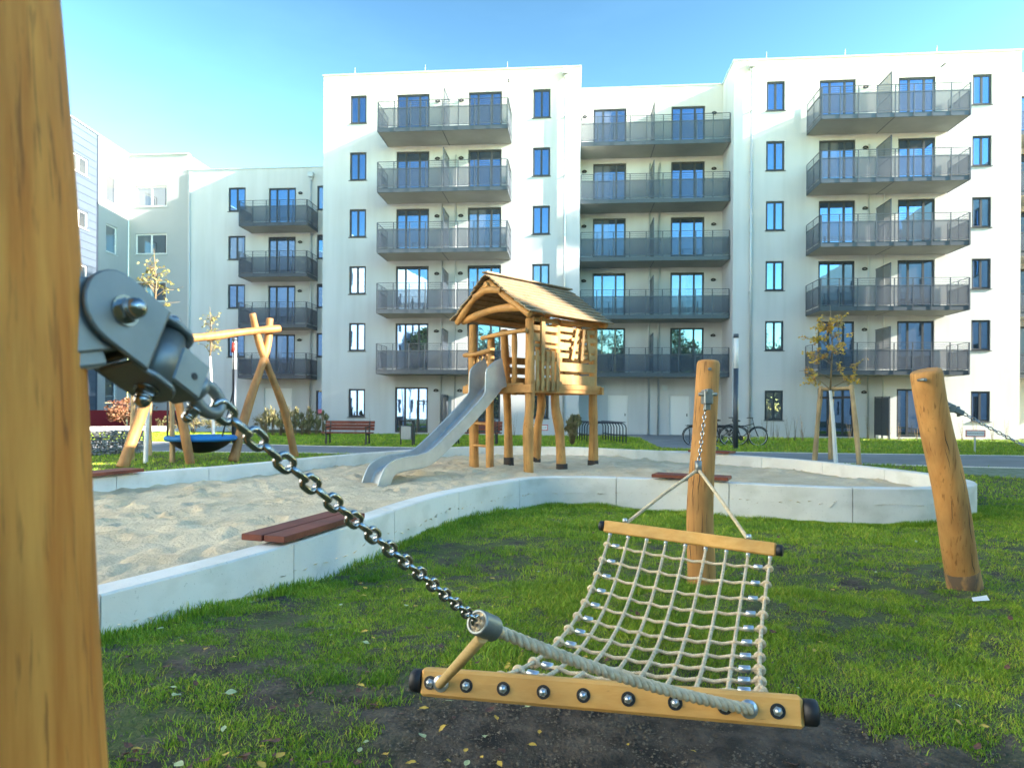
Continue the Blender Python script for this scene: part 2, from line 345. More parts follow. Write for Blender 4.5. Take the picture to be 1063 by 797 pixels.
def soilmat():
    m = mat('lawn soil', (.042, .032, .024), .95, col2=(.17, .13, .095), nscale=7, lo=.38, hi=.72, bump=1.0, bscale=38, bdist=.05, detail=9)
    t = m.node_tree; p = t.nodes['Principled BSDF']; old = p.inputs['Base Color'].links[0].from_socket
    c = N_(t, 'ShaderNodeTexCoord'); n = N_(t, 'ShaderNodeTexNoise'); n.inputs['Scale'].default_value = 3.1; n.inputs['Detail'].default_value = 9; n.inputs['Roughness'].default_value = .78
    r = N_(t, 'ShaderNodeValToRGB'); r.color_ramp.elements[0].position = .42; r.color_ramp.elements[1].position = .56
    r.color_ramp.elements[0].color = (0, 0, 0, 1); r.color_ramp.elements[1].color = (1, 1, 1, 1)
    g = N_(t, 'ShaderNodeMixRGB'); g.inputs[2].default_value = (.10, .125, .035, 1)
    # green only away from the trodden patch below the hammock
    sx = N_(t, 'ShaderNodeSeparateXYZ'); vd = N_(t, 'ShaderNodeVectorMath', operation='DISTANCE'); mp2 = N_(t, 'ShaderNodeMapping')
    mp2.inputs['Scale'].default_value = (.55, 1.0, 0); vd.inputs[1].default_value = (.35, 2.72, 0)
    mr = N_(t, 'ShaderNodeMapRange'); mr.inputs[1].default_value = .5; mr.inputs[2].default_value = 1.1
    mm = N_(t, 'ShaderNodeMath', operation='MULTIPLY'); l = t.links.new
    l(c.outputs['Object'], mp2.inputs[0]); l(mp2.outputs[0], vd.inputs[0]); l(vd.outputs['Value'], mr.inputs[0])
    l(c.outputs['Object'], n.inputs[0]); l(n.outputs[0], r.inputs[0]); l(r.outputs[0], mm.inputs[0]); l(mr.outputs[0], mm.inputs[1])
    l(mm.outputs[0], g.inputs[0]); l(old, g.inputs[1]); l(g.outputs[0], p.inputs['Base Color']); return m
xs = axis(-9, 12, .09, 500); ys = axis(1.2, 14, .09, 600); X, Y = np.meshgrid(xs, ys)
Z = gz(X, Y); ins = inside(X, Y, ring[::4]); Z = np.where(ins, -.12, Z)
Z = Z + .006*RNG.standard_normal(Z.shape)*np.clip((9-Y)/3, 0, 1)*(~ins)
tag(gridmesh('ground', xs, ys, Z, soilmat()), kind='structure')
# sand
xs = np.arange(-6.4, 7, .04); ys = np.arange(2, 17.6, .04); X, Y = np.meshgrid(xs, ys)
Z = .19+.035*(vnoise(X, Y, .8, 4)-.5)+.05*(vnoise(X, Y, 2.2, 5)-.5)+(.05*(np.abs(vnoise(X, Y, 3.9, 6)-.5)*2-.4)+.03*(vnoise(X, Y, 9, 8)-.5))*(.2+1.1*vnoise(X, Y, .6, 14))
Z += .07*np.exp(-((X+.9)**2+(Y-12.2)**2)/1.4)*(vnoise(X, Y, 4, 9)) - .05*np.exp(-((X+2.1)**2+(Y-10.3)**2)/.4)
rs_ = np.random.default_rng(77)
for _ in range(520):
    fx_, fy_ = rs_.uniform(-6, 6.4), rs_.uniform(2.6, 17); an_ = rs_.uniform(0, 3.14); sz_ = rs_.uniform(.7, 1.5); i0, i1 = np.searchsorted(xs, (fx_-.5, fx_+.5)); j0, j1 = np.searchsorted(ys, (fy_-.5, fy_+.5))
    dx_ = X[j0:j1, i0:i1]-fx_; dy_ = Y[j0:j1, i0:i1]-fy_; u_ = (dx_*math.cos(an_)+dy_*math.sin(an_))/(.15*sz_); v_ = (-dx_*math.sin(an_)+dy_*math.cos(an_))/(.07*sz_); q_ = u_**2+v_**2
    Z[j0:j1, i0:i1] += -.036*np.exp(-q_**2*.8)+.02*np.exp(-(q_-2)**2)
cxs = xs[:-1]+.02; cys = ys[:-1]+.02; CX, CY = np.meshgrid(cxs, cys)
tag(gridmesh('sand', xs, ys, Z, M_['sand'], inside(CX, CY, ring[::2])), kind='structure')
def sheet(name, pts, z, m, t=0.0):
    mb = MB(); n = len(pts); mb.add([(x, y, z) for x, y in pts], [tuple(range(n))]); o = mb.build(name, m)
    return tag(o, kind='structure')
def F2(s, n): v = fw(s, n); return (v.x, v.y)
back = [F2(-60, 25.5), F2(-14, 24.2), F2(-9, 22.9), F2(-4, 22.5), F2(4, 22.2), F2(12, 21.9), F2(60, 21.7)]
front = [F2(60, 16.9), F2(12, 17.0), F2(9.5, 17.3), F2(6, 18.2), F2(1, 19.3), F2(-6, 19.4), F2(-10, 19.4), F2(-14, 19.2), F2(-60, 18)]
sheet('asphalt_path', back+front, .008, M_['asphalt'])
sheet('door_path', [tuple(gnd(x, y)[:2]) for x, y in ((687, 465.5), (748, 467))]+[F2(6.6, 35.4), F2(6.6, 36.15), F2(1.3, 36.15), F2(1.3, 35.0), tuple(gnd(664, 455)[:2])], .012, M_['asphalt'])
sheet('paver_strip', [F2(60, 16.9), F2(12, 17.0), F2(9.3, 17.3), F2(8.2, 15.5), F2(9.5, 14.1), F2(12, 13.8), F2(60, 13.6)], .009, M_['pavers'])
# kerb edges of the path
mb = MB()
for A in (back, front):
    for p, q in zip(A[:-1], A[1:]): mb.bar((*p, .0), (*q, .0), .08, .05)
tag(mb.build('path_edging', M_['concrete']), kind='structure')
# ---------------------------------------------------------------- grass blades (stuff)
pathpoly = np.array(back+front); pav = [F2(60, 16.9), F2(12, 17.0), F2(9.3, 17.3), F2(8.2, 15.5), F2(9.5, 14.1), F2(12, 13.8), F2(60, 13.6)]
door = [tuple(gnd(687, 465.5)[:2]), tuple(gnd(748, 467)[:2]), F2(6.6, 35.4), F2(6.6, 37), F2(1.3, 37), F2(1.3, 35), tuple(gnd(664, 455)[:2])]
def grassmat():
    m = mat('grass blades', (.16, .30, .022), .55, col2=(.35, .47, .045), nscale=1.4, spec=.3)
    t = m.node_tree; p = t.nodes['Principled BSDF']; old = p.inputs['Base Color'].links[0].from_socket
    g = N_(t, 'ShaderNodeNewGeometry'); r = N_(t, 'ShaderNodeValToRGB')
    e = r.color_ramp.elements; e[0].color = (.55, .65, .45, 1); e[1].color = (2.1, 1.25, 1.9, 1); e[1].position = .97; q_ = e.new(.84); q_.color = (1.3, 1.25, 1.1, 1)
    mul = N_(t, 'ShaderNodeMixRGB', blend_type='MULTIPLY'); mul.inputs[0].default_value = 1
    l = t.links.new; l(g.outputs['Random Per Island'], r.inputs[0]); l(old, mul.inputs[1]); l(r.outputs[0], mul.inputs[2]); l(mul.outputs[0], p.inputs['Base Color'])
    p.inputs['Subsurface Weight'].default_value = 0
    return m
def blades(n, x0, x1, y0, y1, h0, h1, wd, ybias=1.0, patch=.0):
    u = RNG.random(n); y = y0+(y1-y0)*u**ybias; x = x0+(x1-x0)*RNG.random(n)
    k = (np.abs(x) < y*.80+.35) & ~inside(x, y, ring[::4]) & ~inside(x, y, pathpoly) & ~inside(x, y, np.array(pav)) & ~inside(x, y, np.array(door))
    nn = (x*math.sin(TH)+y*math.cos(TH)); k &= nn < 33.7+1.0*(x < 0)*0
    dens = .40*vnoise(x, y, .9, 11)+.38*vnoise(x, y, 3.4, 12)+.34*vnoise(x, y, 9, 13)
    th = .425*patch; bare = np.exp(-(((x-.62)/1.0)**2+((y-2.70)/.56)**2)**2*1.2)
    dead = .55*np.exp(-(((x+.6)/.8)**2+((y-3.2)/.7)**2))
    k &= (dens - bare*1.3 - .02*patch*np.clip((4.6-y)/2, 0, 1) + .07*RNG.standard_normal(n)) > th
    x = x[k]; y = y[k]; d = dens[k]; n = len(x); z = gz(x, y)-.008
    h = (h0+(h1-h0)*RNG.random(n)**1.5)*(.55+.9*d)*(1+.5*(vnoise(x, y, 1.9, 21) > .62)); an = RNG.random(n)*2*np.pi; wdt = wd*(.6+.8*RNG.random(n))
    ln = h*(.25+.75*RNG.random(n)); la = RNG.random(n)*2*np.pi
    dx = np.cos(an)*wdt/2; dy = np.sin(an)*wdt/2; lx = np.cos(la)*ln; ly = np.sin(la)*ln
    V = np.stack([np.stack([x-dx, y-dy, z], -1), np.stack([x+dx, y+dy, z], -1),
                  np.stack([x+dx*.8+lx*.35, y+dy*.8+ly*.35, z+h*.62], -1), np.stack([x-dx*.8+lx*.35, y-dy*.8+ly*.35, z+h*.62], -1),
                  np.stack([x+lx, y+ly, z+h], -1)], 1)
    return V.reshape(-1, 3)
Vs = [blades(660000, -3, 9, 2.05, 10.5, .010, .034, .0045, 1.0, 1.0), blades(320000, -2.3, 3.6, 2.3, 5.2, .008, .030, .0035, 1.0, 1.0), blades(120000, -3, 9, 7.0, 10.0, .02, .05, .007, 1.0, .6),
      blades(190000, -16, 24, 8.5, 22, .025, .06, .014, 1.0, .25), blades(190000, -24, 30, 21, 36, .03, .08, .025, 1.0, .1)]
# taller tufts along the outer foot of the sandbox wall
def tufts():
    i = RNG.integers(0, len(ring), 60000); j = (i+1) % len(ring); f = RNG.random(60000)[:, None]; p = ring[i]*(1-f)+ring[j]*f; t_ = ring[j]-ring[i]; t_ /= np.linalg.norm(t_, axis=1)[:, None]
    o_ = -np.stack([-t_[:, 1], t_[:, 0]], -1); p = p+o_*(.01+.10*RNG.random((60000, 1))**1.6); x = p[:, 0]; y = p[:, 1]
    k = (y < 11) & (vnoise(x, y, 2.3, 31)+.25*RNG.standard_normal(len(x)) > .42) & (np.abs(x) < y*.8+.35); x = x[k]; y = y[k]; n = len(x); z = gz(x, y)-.01; h = .04+.09*RNG.random(n)*vnoise(x, y, 3, 33); an = RNG.random(n)*6.28; wd = .005*(.6+.8*RNG.random(n)); la = RNG.random(n)*6.28; ln = h*.5*RNG.random(n)
    dx = np.cos(an)*wd/2; dy = np.sin(an)*wd/2; lx = np.cos(la)*ln; ly = np.sin(la)*ln
    return np.stack([np.stack([x-dx, y-dy, z], -1), np.stack([x+dx, y+dy, z], -1), np.stack([x+dx*.8+lx*.35, y+dy*.8+ly*.35, z+h*.62], -1), np.stack([x-dx*.8+lx*.35, y-dy*.8+ly*.35, z+h*.62], -1), np.stack([x+lx, y+ly, z+h], -1)], 1).reshape(-1, 3)
Vs.append(tufts())
V = np.concatenate(Vs); nb = len(V)//5; b = np.arange(nb)*5
F = np.concatenate([np.stack([b, b+1, b+2], -1), np.stack([b, b+2, b+3], -1), np.stack([b+3, b+2, b+4], -1)])
tag(npmesh('grass', V, F, grassmat(), False), 'short patchy green grass growing over the dark soil', 'grass', kind='stuff')
# ---------------------------------------------------------------- sandbox wall and seats
P = ring; nP = len(P); tan = np.roll(P, -1, 0)-np.roll(P, 1, 0); tan /= np.linalg.norm(tan, axis=1)[:, None]; nrm = np.stack([-tan[:, 1], tan[:, 0]], -1)   # inward (ccw)
seg = np.linalg.norm(np.roll(P, -1, 0)-P, axis=1); acc = 0; mb = MB(); start = 0; cur = []
blocks = []; cur = [0]
for i in range(nP):
    acc += seg[i]; cur.append((i+1) % nP)
    if acc > 1.42: blocks.append(cur); cur = [(i+1) % nP]; acc = 0
blocks.append(cur)
WT = .40; TK = .2
for bl in blocks:
    m = len(bl); pts = []
    dz = random.uniform(-.004, .004)
    for j, i in enumerate(bl):
        p = P[i].copy()
        if j == 0: p = p+tan[i]*.005
        if j == m-1: p = p-tan[i]*.005
        a = p; c = p+nrm[i]*TK; e = .012
        o1 = p+nrm[i]*e; o2 = p+nrm[i]*(TK-e)
        pts += [(a[0], a[1], -.25), (a[0], a[1], WT-e+dz), (o1[0], o1[1], WT+dz), (o2[0], o2[1], WT+dz), (c[0], c[1], WT-e+dz), (c[0], c[1], -.25)]
    fs = []
    for j in range(m-1):
        for k in range(5): fs.append((j*6+k, (j+1)*6+k, (j+1)*6+k+1, j*6+k+1)[::-1])
    fs += [(0, 1, 2, 3, 4, 5)[::-1], tuple((m-1)*6+k for k in range(6))]
    mb.add(pts, fs)
wall = mb.build('sandbox_wall', M_['concrete'], off=(2, 8.9, 0)); tag(wall, 'low pale concrete wall curving round the sand pit in joined blocks', 'wall')
def seat(pa, pb, label, planks=2, wd=.17):
    pa = Vector((*pa, WT+.05)); pb = Vector((*pb, WT+.05)); d = (pb-pa).normalized(); s_ = Vector((-d.y, d.x, 0))
    t = thing('wall_seat', label, 'seat', (pa+pb)/2-Vector((0, 0, .05)), group='wooden seats on the sandbox wall')
    for k in range(planks):
        o = s_*(k-.5)*(wd+.015); m = MB(); m.bar(pa+o, pb+o, wd, .045, bev=.005); m.build('plank', M_['redwood'], t)
    m = MB()
    for f in (.15, .85):
        c = pa.lerp(pb, f)-Vector((0, 0, .034)); m.bar(c-s_*.12, c+s_*.12, .05, .018)
    m.build('bracket', M_['galv'], t)
def ringat(x, y, off=.1):
    i = int(np.argmin((P[:, 0]-x)**2+(P[:, 1]-y)**2)); q = P[i]+nrm[i]*off; return (q[0], q[1])
zt = WT+.05
def onz(x, y): v = gnd(x, y, zt+.02); return (v.x, v.y)
seat(ringat(*onz(283, 556), .14), ringat(*onz(402, 535), .14), 'red brown two plank seat on the near wall left of the hammock')
seat(ringat(*onz(60, 493)), ringat(*onz(148, 486)), 'red brown two plank seat on the far left wall near the basket swing')
seat(ringat(*onz(672, 497)), ringat(*onz(750, 500)), 'dark red plank seat on the near wall behind the hammock post')
seat(ringat(*onz(708, 467)), ringat(*onz(752, 469)), 'short red plank seat on the far wall right of the playhouse')
# ---------------------------------------------------------------- buildings
def facade(mb, s0, s1, z0, z1, n, ops, dep_=.14):
    ss = sorted({s0, s1, *[o[0] for o in ops], *[o[1] for o in ops]}); zs = sorted({z0, z1, *[o[2] for o in ops], *[o[3] for o in ops]})
    for a, b in zip(ss[:-1], ss[1:]):
        run = None
        for c, d in zip(zs[:-1], zs[1:]):
            hole = any(o[0] <= a+1e-6 and b-1e-6 <= o[1] and o[2] <= c+1e-6 and d-1e-6 <= o[3] for o in ops)
            if not hole: mb.add([(a, n, c), (b, n, c), (b, n, d), (a, n, d)], [(0, 1, 2, 3)])
    for a, b, c, d in ops:
        m = n+dep_
        mb.add([(a, n, c), (b, n, c), (b, n, d), (a, n, d), (a, m, c), (b, m, c), (b, m, d), (a, m, d)], [(0, 4, 5, 1), (1, 5, 6, 2), (2, 6, 7, 3), (3, 7, 4, 0)])
def shell(mb, s0, s1, z0, z1, n, back_):
    v = [(s0, n, z0), (s1, n, z0), (s1, back_, z0), (s0, back_, z0), (s0, n, z1), (s1, n, z1), (s1, back_, z1), (s0, back_, z1)]
    mb.add(v, [(1, 2, 6, 5), (2, 3, 7, 6), (3, 0, 4, 7), (4, 5, 6, 7)])
MESH = {}
def win_mesh(w_, h_, leaves, fm, gm, door=False):
    k = (w_, h_, leaves, fm, gm)
    if k in MESH: return MESH[k]
    f = MB(); fr = .04
    f.box((0, 0, 0), (fr, .07, h_)); f.box((w_-fr, 0, 0), (w_, .07, h_)); f.box((fr, 0, 0), (w_-fr, .07, fr)); f.box((fr, 0, h_-fr), (w_-fr, .07, h_))
    xs_ = [fr]
    for i, L_ in enumerate(leaves):
        xs_.append(fr+(w_-2*fr)*sum(leaves[:i+1])/sum(leaves))
    g = MB()
    for i in range(len(leaves)):
        a, b = xs_[i], xs_[i+1]; s = .048; e = .003
        f.box((a+e, -.018, fr+e), (a+s, .06, h_-fr-e)); f.box((b-s, -.018, fr+e), (b-e, .06, h_-fr-e)); f.box((a+s, -.018, fr+e), (b-s, .06, fr+s+(.02 if door else 0))); f.box((a+s, -.018, h_-fr-s), (b-s, .06, h_-fr-e))
        g.box((a+s-.003, .018, fr+s-.003), (b-s+.003, .035, h_-fr-s+.003))
        if door and i == 1: f.box((b-.045, -.05, h_*.44), (b-.02, -.018, h_*.44+.12))
    MESH[k] = (f.mesh('window', M_[fm]), g.mesh('pane', M_[gm])); return MESH[k]
def window(root, s, z, w_, h_, n, fm='anthra', gm='glass', leaves=(1, 1), sill=True, name='window', label=None):
    if gm == 'glass' and random.random() < .22: gm = 'glass_blind'
    me, gme = win_mesh(w_, h_, leaves, fm, gm, name == 'balcony_door')
    o = place(name, me, (s, n+.075, z), root)
    p = place('pane', gme, (0, 0, 0), o)
    if label: o['label'] = label
    if sill:
        k = ('sill', w_, fm)
        if k not in MESH: MESH[k] = MB().box((-.05, -.125, -.035), (w_+.05, .0, -.004)).mesh('sill', M_[fm if fm == 'anthra' else 'zinc'])
        place('sill', MESH[k], (0, 0, 0), o)
    return (s, s+w_, z, z+h_)
def balcony_meshes(w_, d_, sides, divider):
    k = ('balc', w_, d_, sides, divider)
    if k in MESH: return MESH[k]
    # local: x along facade from 0..w_, y 0 = wall, negative = outwards, z 0 = underside
    sl_ = MB(); sl_.box((.02, -d_+.03, 0), (w_-.02, 0, .17))
    fa = MB(); fa.box((0, -d_, -.02), (w_, -d_+.028, .19))
    if sides[0]: fa.box((0, -d_+.03, -.02), (.018, -.01, .19))
    if sides[1]: fa.box((w_-.018, -d_+.03, -.02), (w_, -.01, .19))
    if divider: fa.box((w_/2-.02, -d_+.03, -.012), (w_/2+.02, 0, -.001))
    rl = MB(); pn = MB(); n_ = max(3, round(w_/.83)); top = 1.42; pt = 1.08
    def run(p, q, cnt, pan=True):
        p = Vector(p); q = Vector(q)
        for z in (1.13, 1.22, 1.31): rl.bar(p+Vector((0, 0, z)), q+Vector((0, 0, z)), .014, .014)
        rl.bar(p+Vector((0, 0, top)), q+Vector((0, 0, top)), .04, .022)
        rl.bar(p+Vector((0, 0, pt)), q+Vector((0, 0, pt)), .03, .035); rl.bar(p+Vector((0, 0, .24)), q+Vector((0, 0, .24)), .03, .03)
        for i in range(cnt+1):
            c = p.lerp(q, i/cnt); rl.bar(c+Vector((0, 0, .0)), c+Vector((0, 0, top-.012)), .045, .022, up=(0, 1, 0) if abs(p.y-q.y) < .01 else (1, 0, 0))
        pn.bar(p+Vector((0, 0, .665)), q+Vector((0, 0, .665)), .008, .80)
    run((.04, -d_-.02, 0), (w_-.04, -d_-.02, 0), n_)
    if sides[0]: run((.0, -d_+.0, 0), (.0, -.06, 0), 2)
    if sides[1]: run((w_, -d_+.0, 0), (w_, -.06, 0), 2)
    dv = None
    if divider:
        dv = MB(); x = w_/2; dv.box((x-.012, -1.5, .30), (x+.012, -.06, 2.15)); 
        fr_ = MB(); fr_.box((x-.02, -1.56, .17), (x+.02, -1.52, 2.2)); fr_.box((x-.02, -1.52, 2.16), (x+.02, -.03, 2.2)); fr_.box((x-.02, -1.52, 1.2), (x+.02, -.03, 1.235)); dv = (dv.mesh('divider_panel', M_['panel']), fr_.mesh('divider', M_['rail']))
    MESH[k] = (sl_.mesh('balcony', M_['soffit']), fa.mesh('fascia', M_['rail']), rl.mesh('railing', M_['rail']), pn.mesh('railing_panel', M_['panel']), dv); return MESH[k]
def balcony(root, s, z, w_, d_, n, sides=(1, 1), divider=True):
    a, f, r, p, dv = balcony_meshes(w_, d_, sides, divider)
    o = place('balcony', a, (s, n-.003, z), root)
    place('fascia', f, (0, 0, 0), o); place('railing', r, (0, 0, 0), o); place('railing_panel', p, (0, 0, 0), o)
    if dv: place('divider', dv[1], (0, 0, 0), o); place('divider_panel', dv[0], (0, 0, 0), o)
def building(name, label, s0, n0):
    return thing(name, label, 'building', fw(s0, n0), -TH, off=(s0, n0, 0))
def lamp_w(root, s, n, z):
    if 'wl' not in MESH:
        m = MB(); m.tube([(-.11, -.05, -.02), (-.08, -.06, .04), (0, -.06, .07), (.08, -.06, .04), (.11, -.05, -.02)], .035, 8); m.box((-.08, -.06, -.05), (.08, 0, .0)); MESH['wl'] = m.mesh('wall_lamp', M_['blackmetal'])
    place('wall_lamp', MESH['wl'], (s, n-.002, z), root)
def downpipe(root, s, n, ztop, name='downpipe'):
    m = MB(); m.tube([(s, n-.11, .02), (s, n-.11, ztop-.35)], .052, 10); m.build(name, M_['zinc'], root)
    m = MB(); m.box((s-.16, n-.30, ztop-.42), (s+.16, n-.02, ztop-.14), bev=.02); m.cyl((s, n-.11, ztop-.62), (s, n-.11, ztop-.42), .06, 10, .1); m.build('rain_hopper', M_['zinc'], root)
    m = MB()
    for z in np.arange(1.2, ztop-1, 2.9): m.box((s-.07, n-.17, z), (s+.07, n, z+.04))
    m.build('pipe_clamp', M_['zinc'], root)
LZ = [2.97+2.88*k for k in range(5)]         # balcony undersides
WZ = [.86]+[4.20+2.88*k for k in range(5)]   # window sills
TOP = 18.17
def tall_block(root, s0, s1, cols, doors, bs, bw, pipe_s, n=33.8, extra=()):
    ops = []
    for c in cols:
        for z in WZ: ops.append((c, c+.86, z, z+1.42))
    for z in WZ:
        for c in cols: window(root, c, z, .86, 1.42, n)
    for d in doors:
        ops.append((d, d+1.68, .10, 2.38)); window(root, d, .10, 1.68, 2.28, n, leaves=(.8, 1.2, .8), sill=False, name='balcony_door')
        for z in LZ: ops.append((d, d+1.68, z+.2, z+2.62)); window(root, d, z+.2, 1.68, 2.42, n, leaves=(.8, 1.2, .8), sill=False, name='balcony_door')
    mb = MB(); facade(mb, s0, s1, -.3, TOP, n, ops); shell(mb, s0, s1, -.3, TOP, n, n+14)
    mb.build('wall', M_['plaster'], root)
    m = MB(); e = .05; m.box((s0-e, n-e, TOP+.003), (s1+e, n+.35, TOP+.07)); m.box((s0-e, n+.353, TOP+.003), (s0+.3, n+14, TOP+.07)); m.box((s1-.3, n+.353, TOP+.003), (s1+e, n+14, TOP+.07)); m.build('parapet_cap', M_['zinc'], root)
    for z in LZ: balcony(root, bs, z, bw, 1.9, n)
    for z in [-.0]+LZ:
        for s in extra: lamp_w(root, s, n, z+2.2)
    downpipe(root, pipe_s, n, TOP)
    m = MB()
    for q in (-.35, .35): m.cyl((bs+bw/2+q, n-.06, .05), (bs+bw/2+q, n-.06, TOP-4.2), .035, 8)
    m.build('balcony_drain', M_['zinc'], root)
    # ground-floor divider
    c = bs+bw/2; m = MB(); m.box((c-.02, n-1.5, .2), (c+.02, n-.05, 1.95)); 
    for y in (-1.5, -.78, -.05): m.box((c-.03, n+y-.02, .05), (c+.03, n+y+.02, 2.0))
    for z in (.2, .8, 1.4, 1.97): m.box((c-.028, n-1.5, z), (c+.028, n-.05, z+.03))
    m.build('terrace_screen', M_['rail'], root)
    # overflow spout and roof rods
    m = MB(); m.cyl((s1-3.55, n-.32, TOP-.62), (s1-3.55, n+.02, TOP-.6), .035, 8); m.build('overflow_spout', M_['anthra'], root)
    m = MB()
    for f in (.12, .4, .72): m.cyl((s0+(s1-s0)*f, n+.2, TOP+.05), (s0+(s1-s0)*f, n+.2, TOP+.5), .01, 5)
    m.build('lightning_rod', M_['zinc'], root)
bL = building('apartment_block', 'tall white six storey block with paired grey balconies behind the playhouse', -12.65, 33.8)
tall_block(bL, -12.65, .37, (-11.26, -1.97), (-8.85, -5.2), -9.28, 6.25, -.38, extra=(-6.75, -5.55))
bR = building('apartment_block', 'tall white six storey block on the right behind the staked young tree', 7.75, 33.8)
tall_block(bR, 7.75, 20.85, (9.28, 18.69), (11.74, 15.36), 11.15, 6.42, 8.56, extra=(13.85,))
# recessed middle block
def mid_block(label, s0, s1, doors, bs, bw, gdoors, lamps, pipes):
    n = 36.2; b = building('apartment_block', label, s0, n); ops = []
    for d in doors:
        for z in LZ: ops.append((d, d+1.72, z+.2, z+2.62)); window(b, d, z+.2, 1.72, 2.42, n, leaves=(.8, 1.2, .8), sill=False, name='balcony_door')
    for d in gdoors:
        ops.append((d, d+1.05, .03, 2.07)); m = MB(); m.box((d, n+.10, .03), (d+1.05, n+.14, 2.07)); m.box((d+.06, n+.075, .05), (d+.99, n+.098, 2.01)); o = m.build('entrance_door', M_['whitepaint'], b)
        m = MB(); m.box((d+.88, n+.03, .98), (d+.92, n+.072, 1.12)); m.build('handle', M_['blackmetal'], o)
        m = MB(); m.box((d-.38, n-.07, 2.32), (d-.12, n-.003, 2.6), bev=.01); m.build('wall_box', M_['zinc'], b)
    mb = MB(); facade(mb, s0, s1, -.3, TOP, n, ops); mb.add([(s0, n, TOP), (s1, n, TOP), (s1, n+11.5, TOP), (s0, n+11.5, TOP)], [(0, 1, 2, 3)]); mb.build('wall', M_['plaster'], b)
    m = MB(); m.box((s0+.003, n-.05, TOP+.003), (s1-.003, n+.3, TOP+.06)); m.build('parapet_cap', M_['zinc'], b)
    for z in LZ: balcony(b, bs, z, bw, 1.85, n, (0, 0))
    for z in LZ:
        for s in lamps: lamp_w(b, s, n, z+2.2)
    m = MB()
    for q in pipes: m.cyl((q, n-.06, .02), (q, n-.06, TOP-4), .045, 8)
    m.build('balcony_drain', M_['zinc'], b); return b
mid_block('recessed white block with full width balconies and two ground floor doors between the tall blocks', .373, 7.747, (1.08, 5.12), .39, 7.34, (1.92, 5.11), (.62, 7.3), (4.02, 4.52))
mid_block('recessed white block glimpsed at the far right edge', 20.853, 28, (21.8, 25.2), 20.87, 7.1, (23,), (21.3,), (24.5,))
# left low block
n = 39.0; T2 = 15.42
bC = building('apartment_block', 'lower white five storey block with single narrow balconies left of the tall blocks', -22.9, n); ops = []
for z in (12.93, 10.06, 7.18, 4.28): ops.append(window(bC, -20.38, z, 1.06, 1.42, n)); ops.append(window(bC, -14.95, z, .9, 1.42, n))
for z in LZ[:4]: ops.append(window(bC, -17.9, z+.2, 1.66, 2.45, n, leaves=(.8, 1.2, .8), sill=False, name='balcony_door')); balcony(bC, -18.88, z, 4.0, 1.65, n, (1, 1), False); lamp_w(bC, -15.95, n, z+2.3)
ops.append(window(bC, -14.95, .9, .9, 1.42, n))
ops.append((-18.1, -16.4, .06, 2.45)); m = MB(); m.box((-18.1, n+.1, .06), (-16.4, n+.14, 2.45)); m.box((-18.02, n+.07, .08), (-16.48, n+.098, 2.38)); m.build('garage_door', M_['whitepaint'], bC)
mb = MB(); facade(mb, -22.9, -12.0, -.3, T2, n, ops); mb.add([(-22.9, n, T2), (-12, n, T2), (-12, n+12, T2), (-22.9, n+12, T2)], [(0, 1, 2, 3)]); mb.build('wall', M_['plaster'], bC)
m = MB(); m.box((-22.9, n-.05, T2+.003), (-12, n+.3, T2+.06)); m.build('parapet_cap', M_['zinc'], bC)
downpipe(bC, -14.72-.55, n, T2-.2); m = MB(); m.cyl((-22.75, n-.06, .05), (-22.75, n-.06, T2-.1), .05, 8); m.build('downpipe', M_['zinc'], bC)
# old L-shaped building: frontal part then long wing running towards the camera
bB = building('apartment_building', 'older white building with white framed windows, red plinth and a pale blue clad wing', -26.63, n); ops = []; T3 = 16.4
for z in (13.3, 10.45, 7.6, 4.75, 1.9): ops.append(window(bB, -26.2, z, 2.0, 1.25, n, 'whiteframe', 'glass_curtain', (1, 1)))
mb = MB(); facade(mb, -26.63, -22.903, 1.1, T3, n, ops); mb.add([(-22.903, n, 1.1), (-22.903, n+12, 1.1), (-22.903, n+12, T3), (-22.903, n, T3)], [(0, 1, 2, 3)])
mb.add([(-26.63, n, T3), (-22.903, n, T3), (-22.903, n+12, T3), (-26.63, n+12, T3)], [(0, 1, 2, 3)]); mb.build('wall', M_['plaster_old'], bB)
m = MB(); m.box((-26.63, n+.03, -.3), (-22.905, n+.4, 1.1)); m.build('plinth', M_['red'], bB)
m = MB(); m.box((-26.6, n-.06, T3+.003), (-22.87, n+.3, T3+.07)); m.build('parapet_cap', M_['zinc'], bB)
# wing wall built in its own frame: direction world -Y at X = -23.15
bW = thing('apartment_building', 'pale blue grey clad wing with a white end strip at the far left', 'building', (-23.15, 0, 0), R(90), off=(0, 0, 0)); ops = []
for k in range(5):
    z = 13.0-2.88*k; ops.append(window(bW, 38.85, z, 1.1, 1.62, 0, 'whiteframe', 'glass_curtain', (1,)))
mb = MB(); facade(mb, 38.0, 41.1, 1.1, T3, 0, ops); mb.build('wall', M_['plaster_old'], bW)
ops = []
for k in range(5):
    z = 13.75-2.88*k; ops.append(window(bW, 35.7, z, 1.5, .95, 0, 'whiteframe', 'glass_curtain', (1, 1))); ops.append(window(bW, 30.7, z-.5, 1.5, 1.4, 0, 'whiteframe', 'glass_curtain', (1, 1)))
mb = MB(); facade(mb, 14, 37.997, 1.1, T3, 0, ops); mb.add([(14, 0, -.3), (14, 12, -.3), (14, 12, T3), (14, 0, T3)], [(3, 2, 1, 0)]); mb.add([(14, 0, T3), (41, 0, T3), (41, 12, T3), (14, 12, T3)], [(0, 1, 2, 3)])
mb.build('clad_wall', M_['cladding'], bW)
mb = MB()
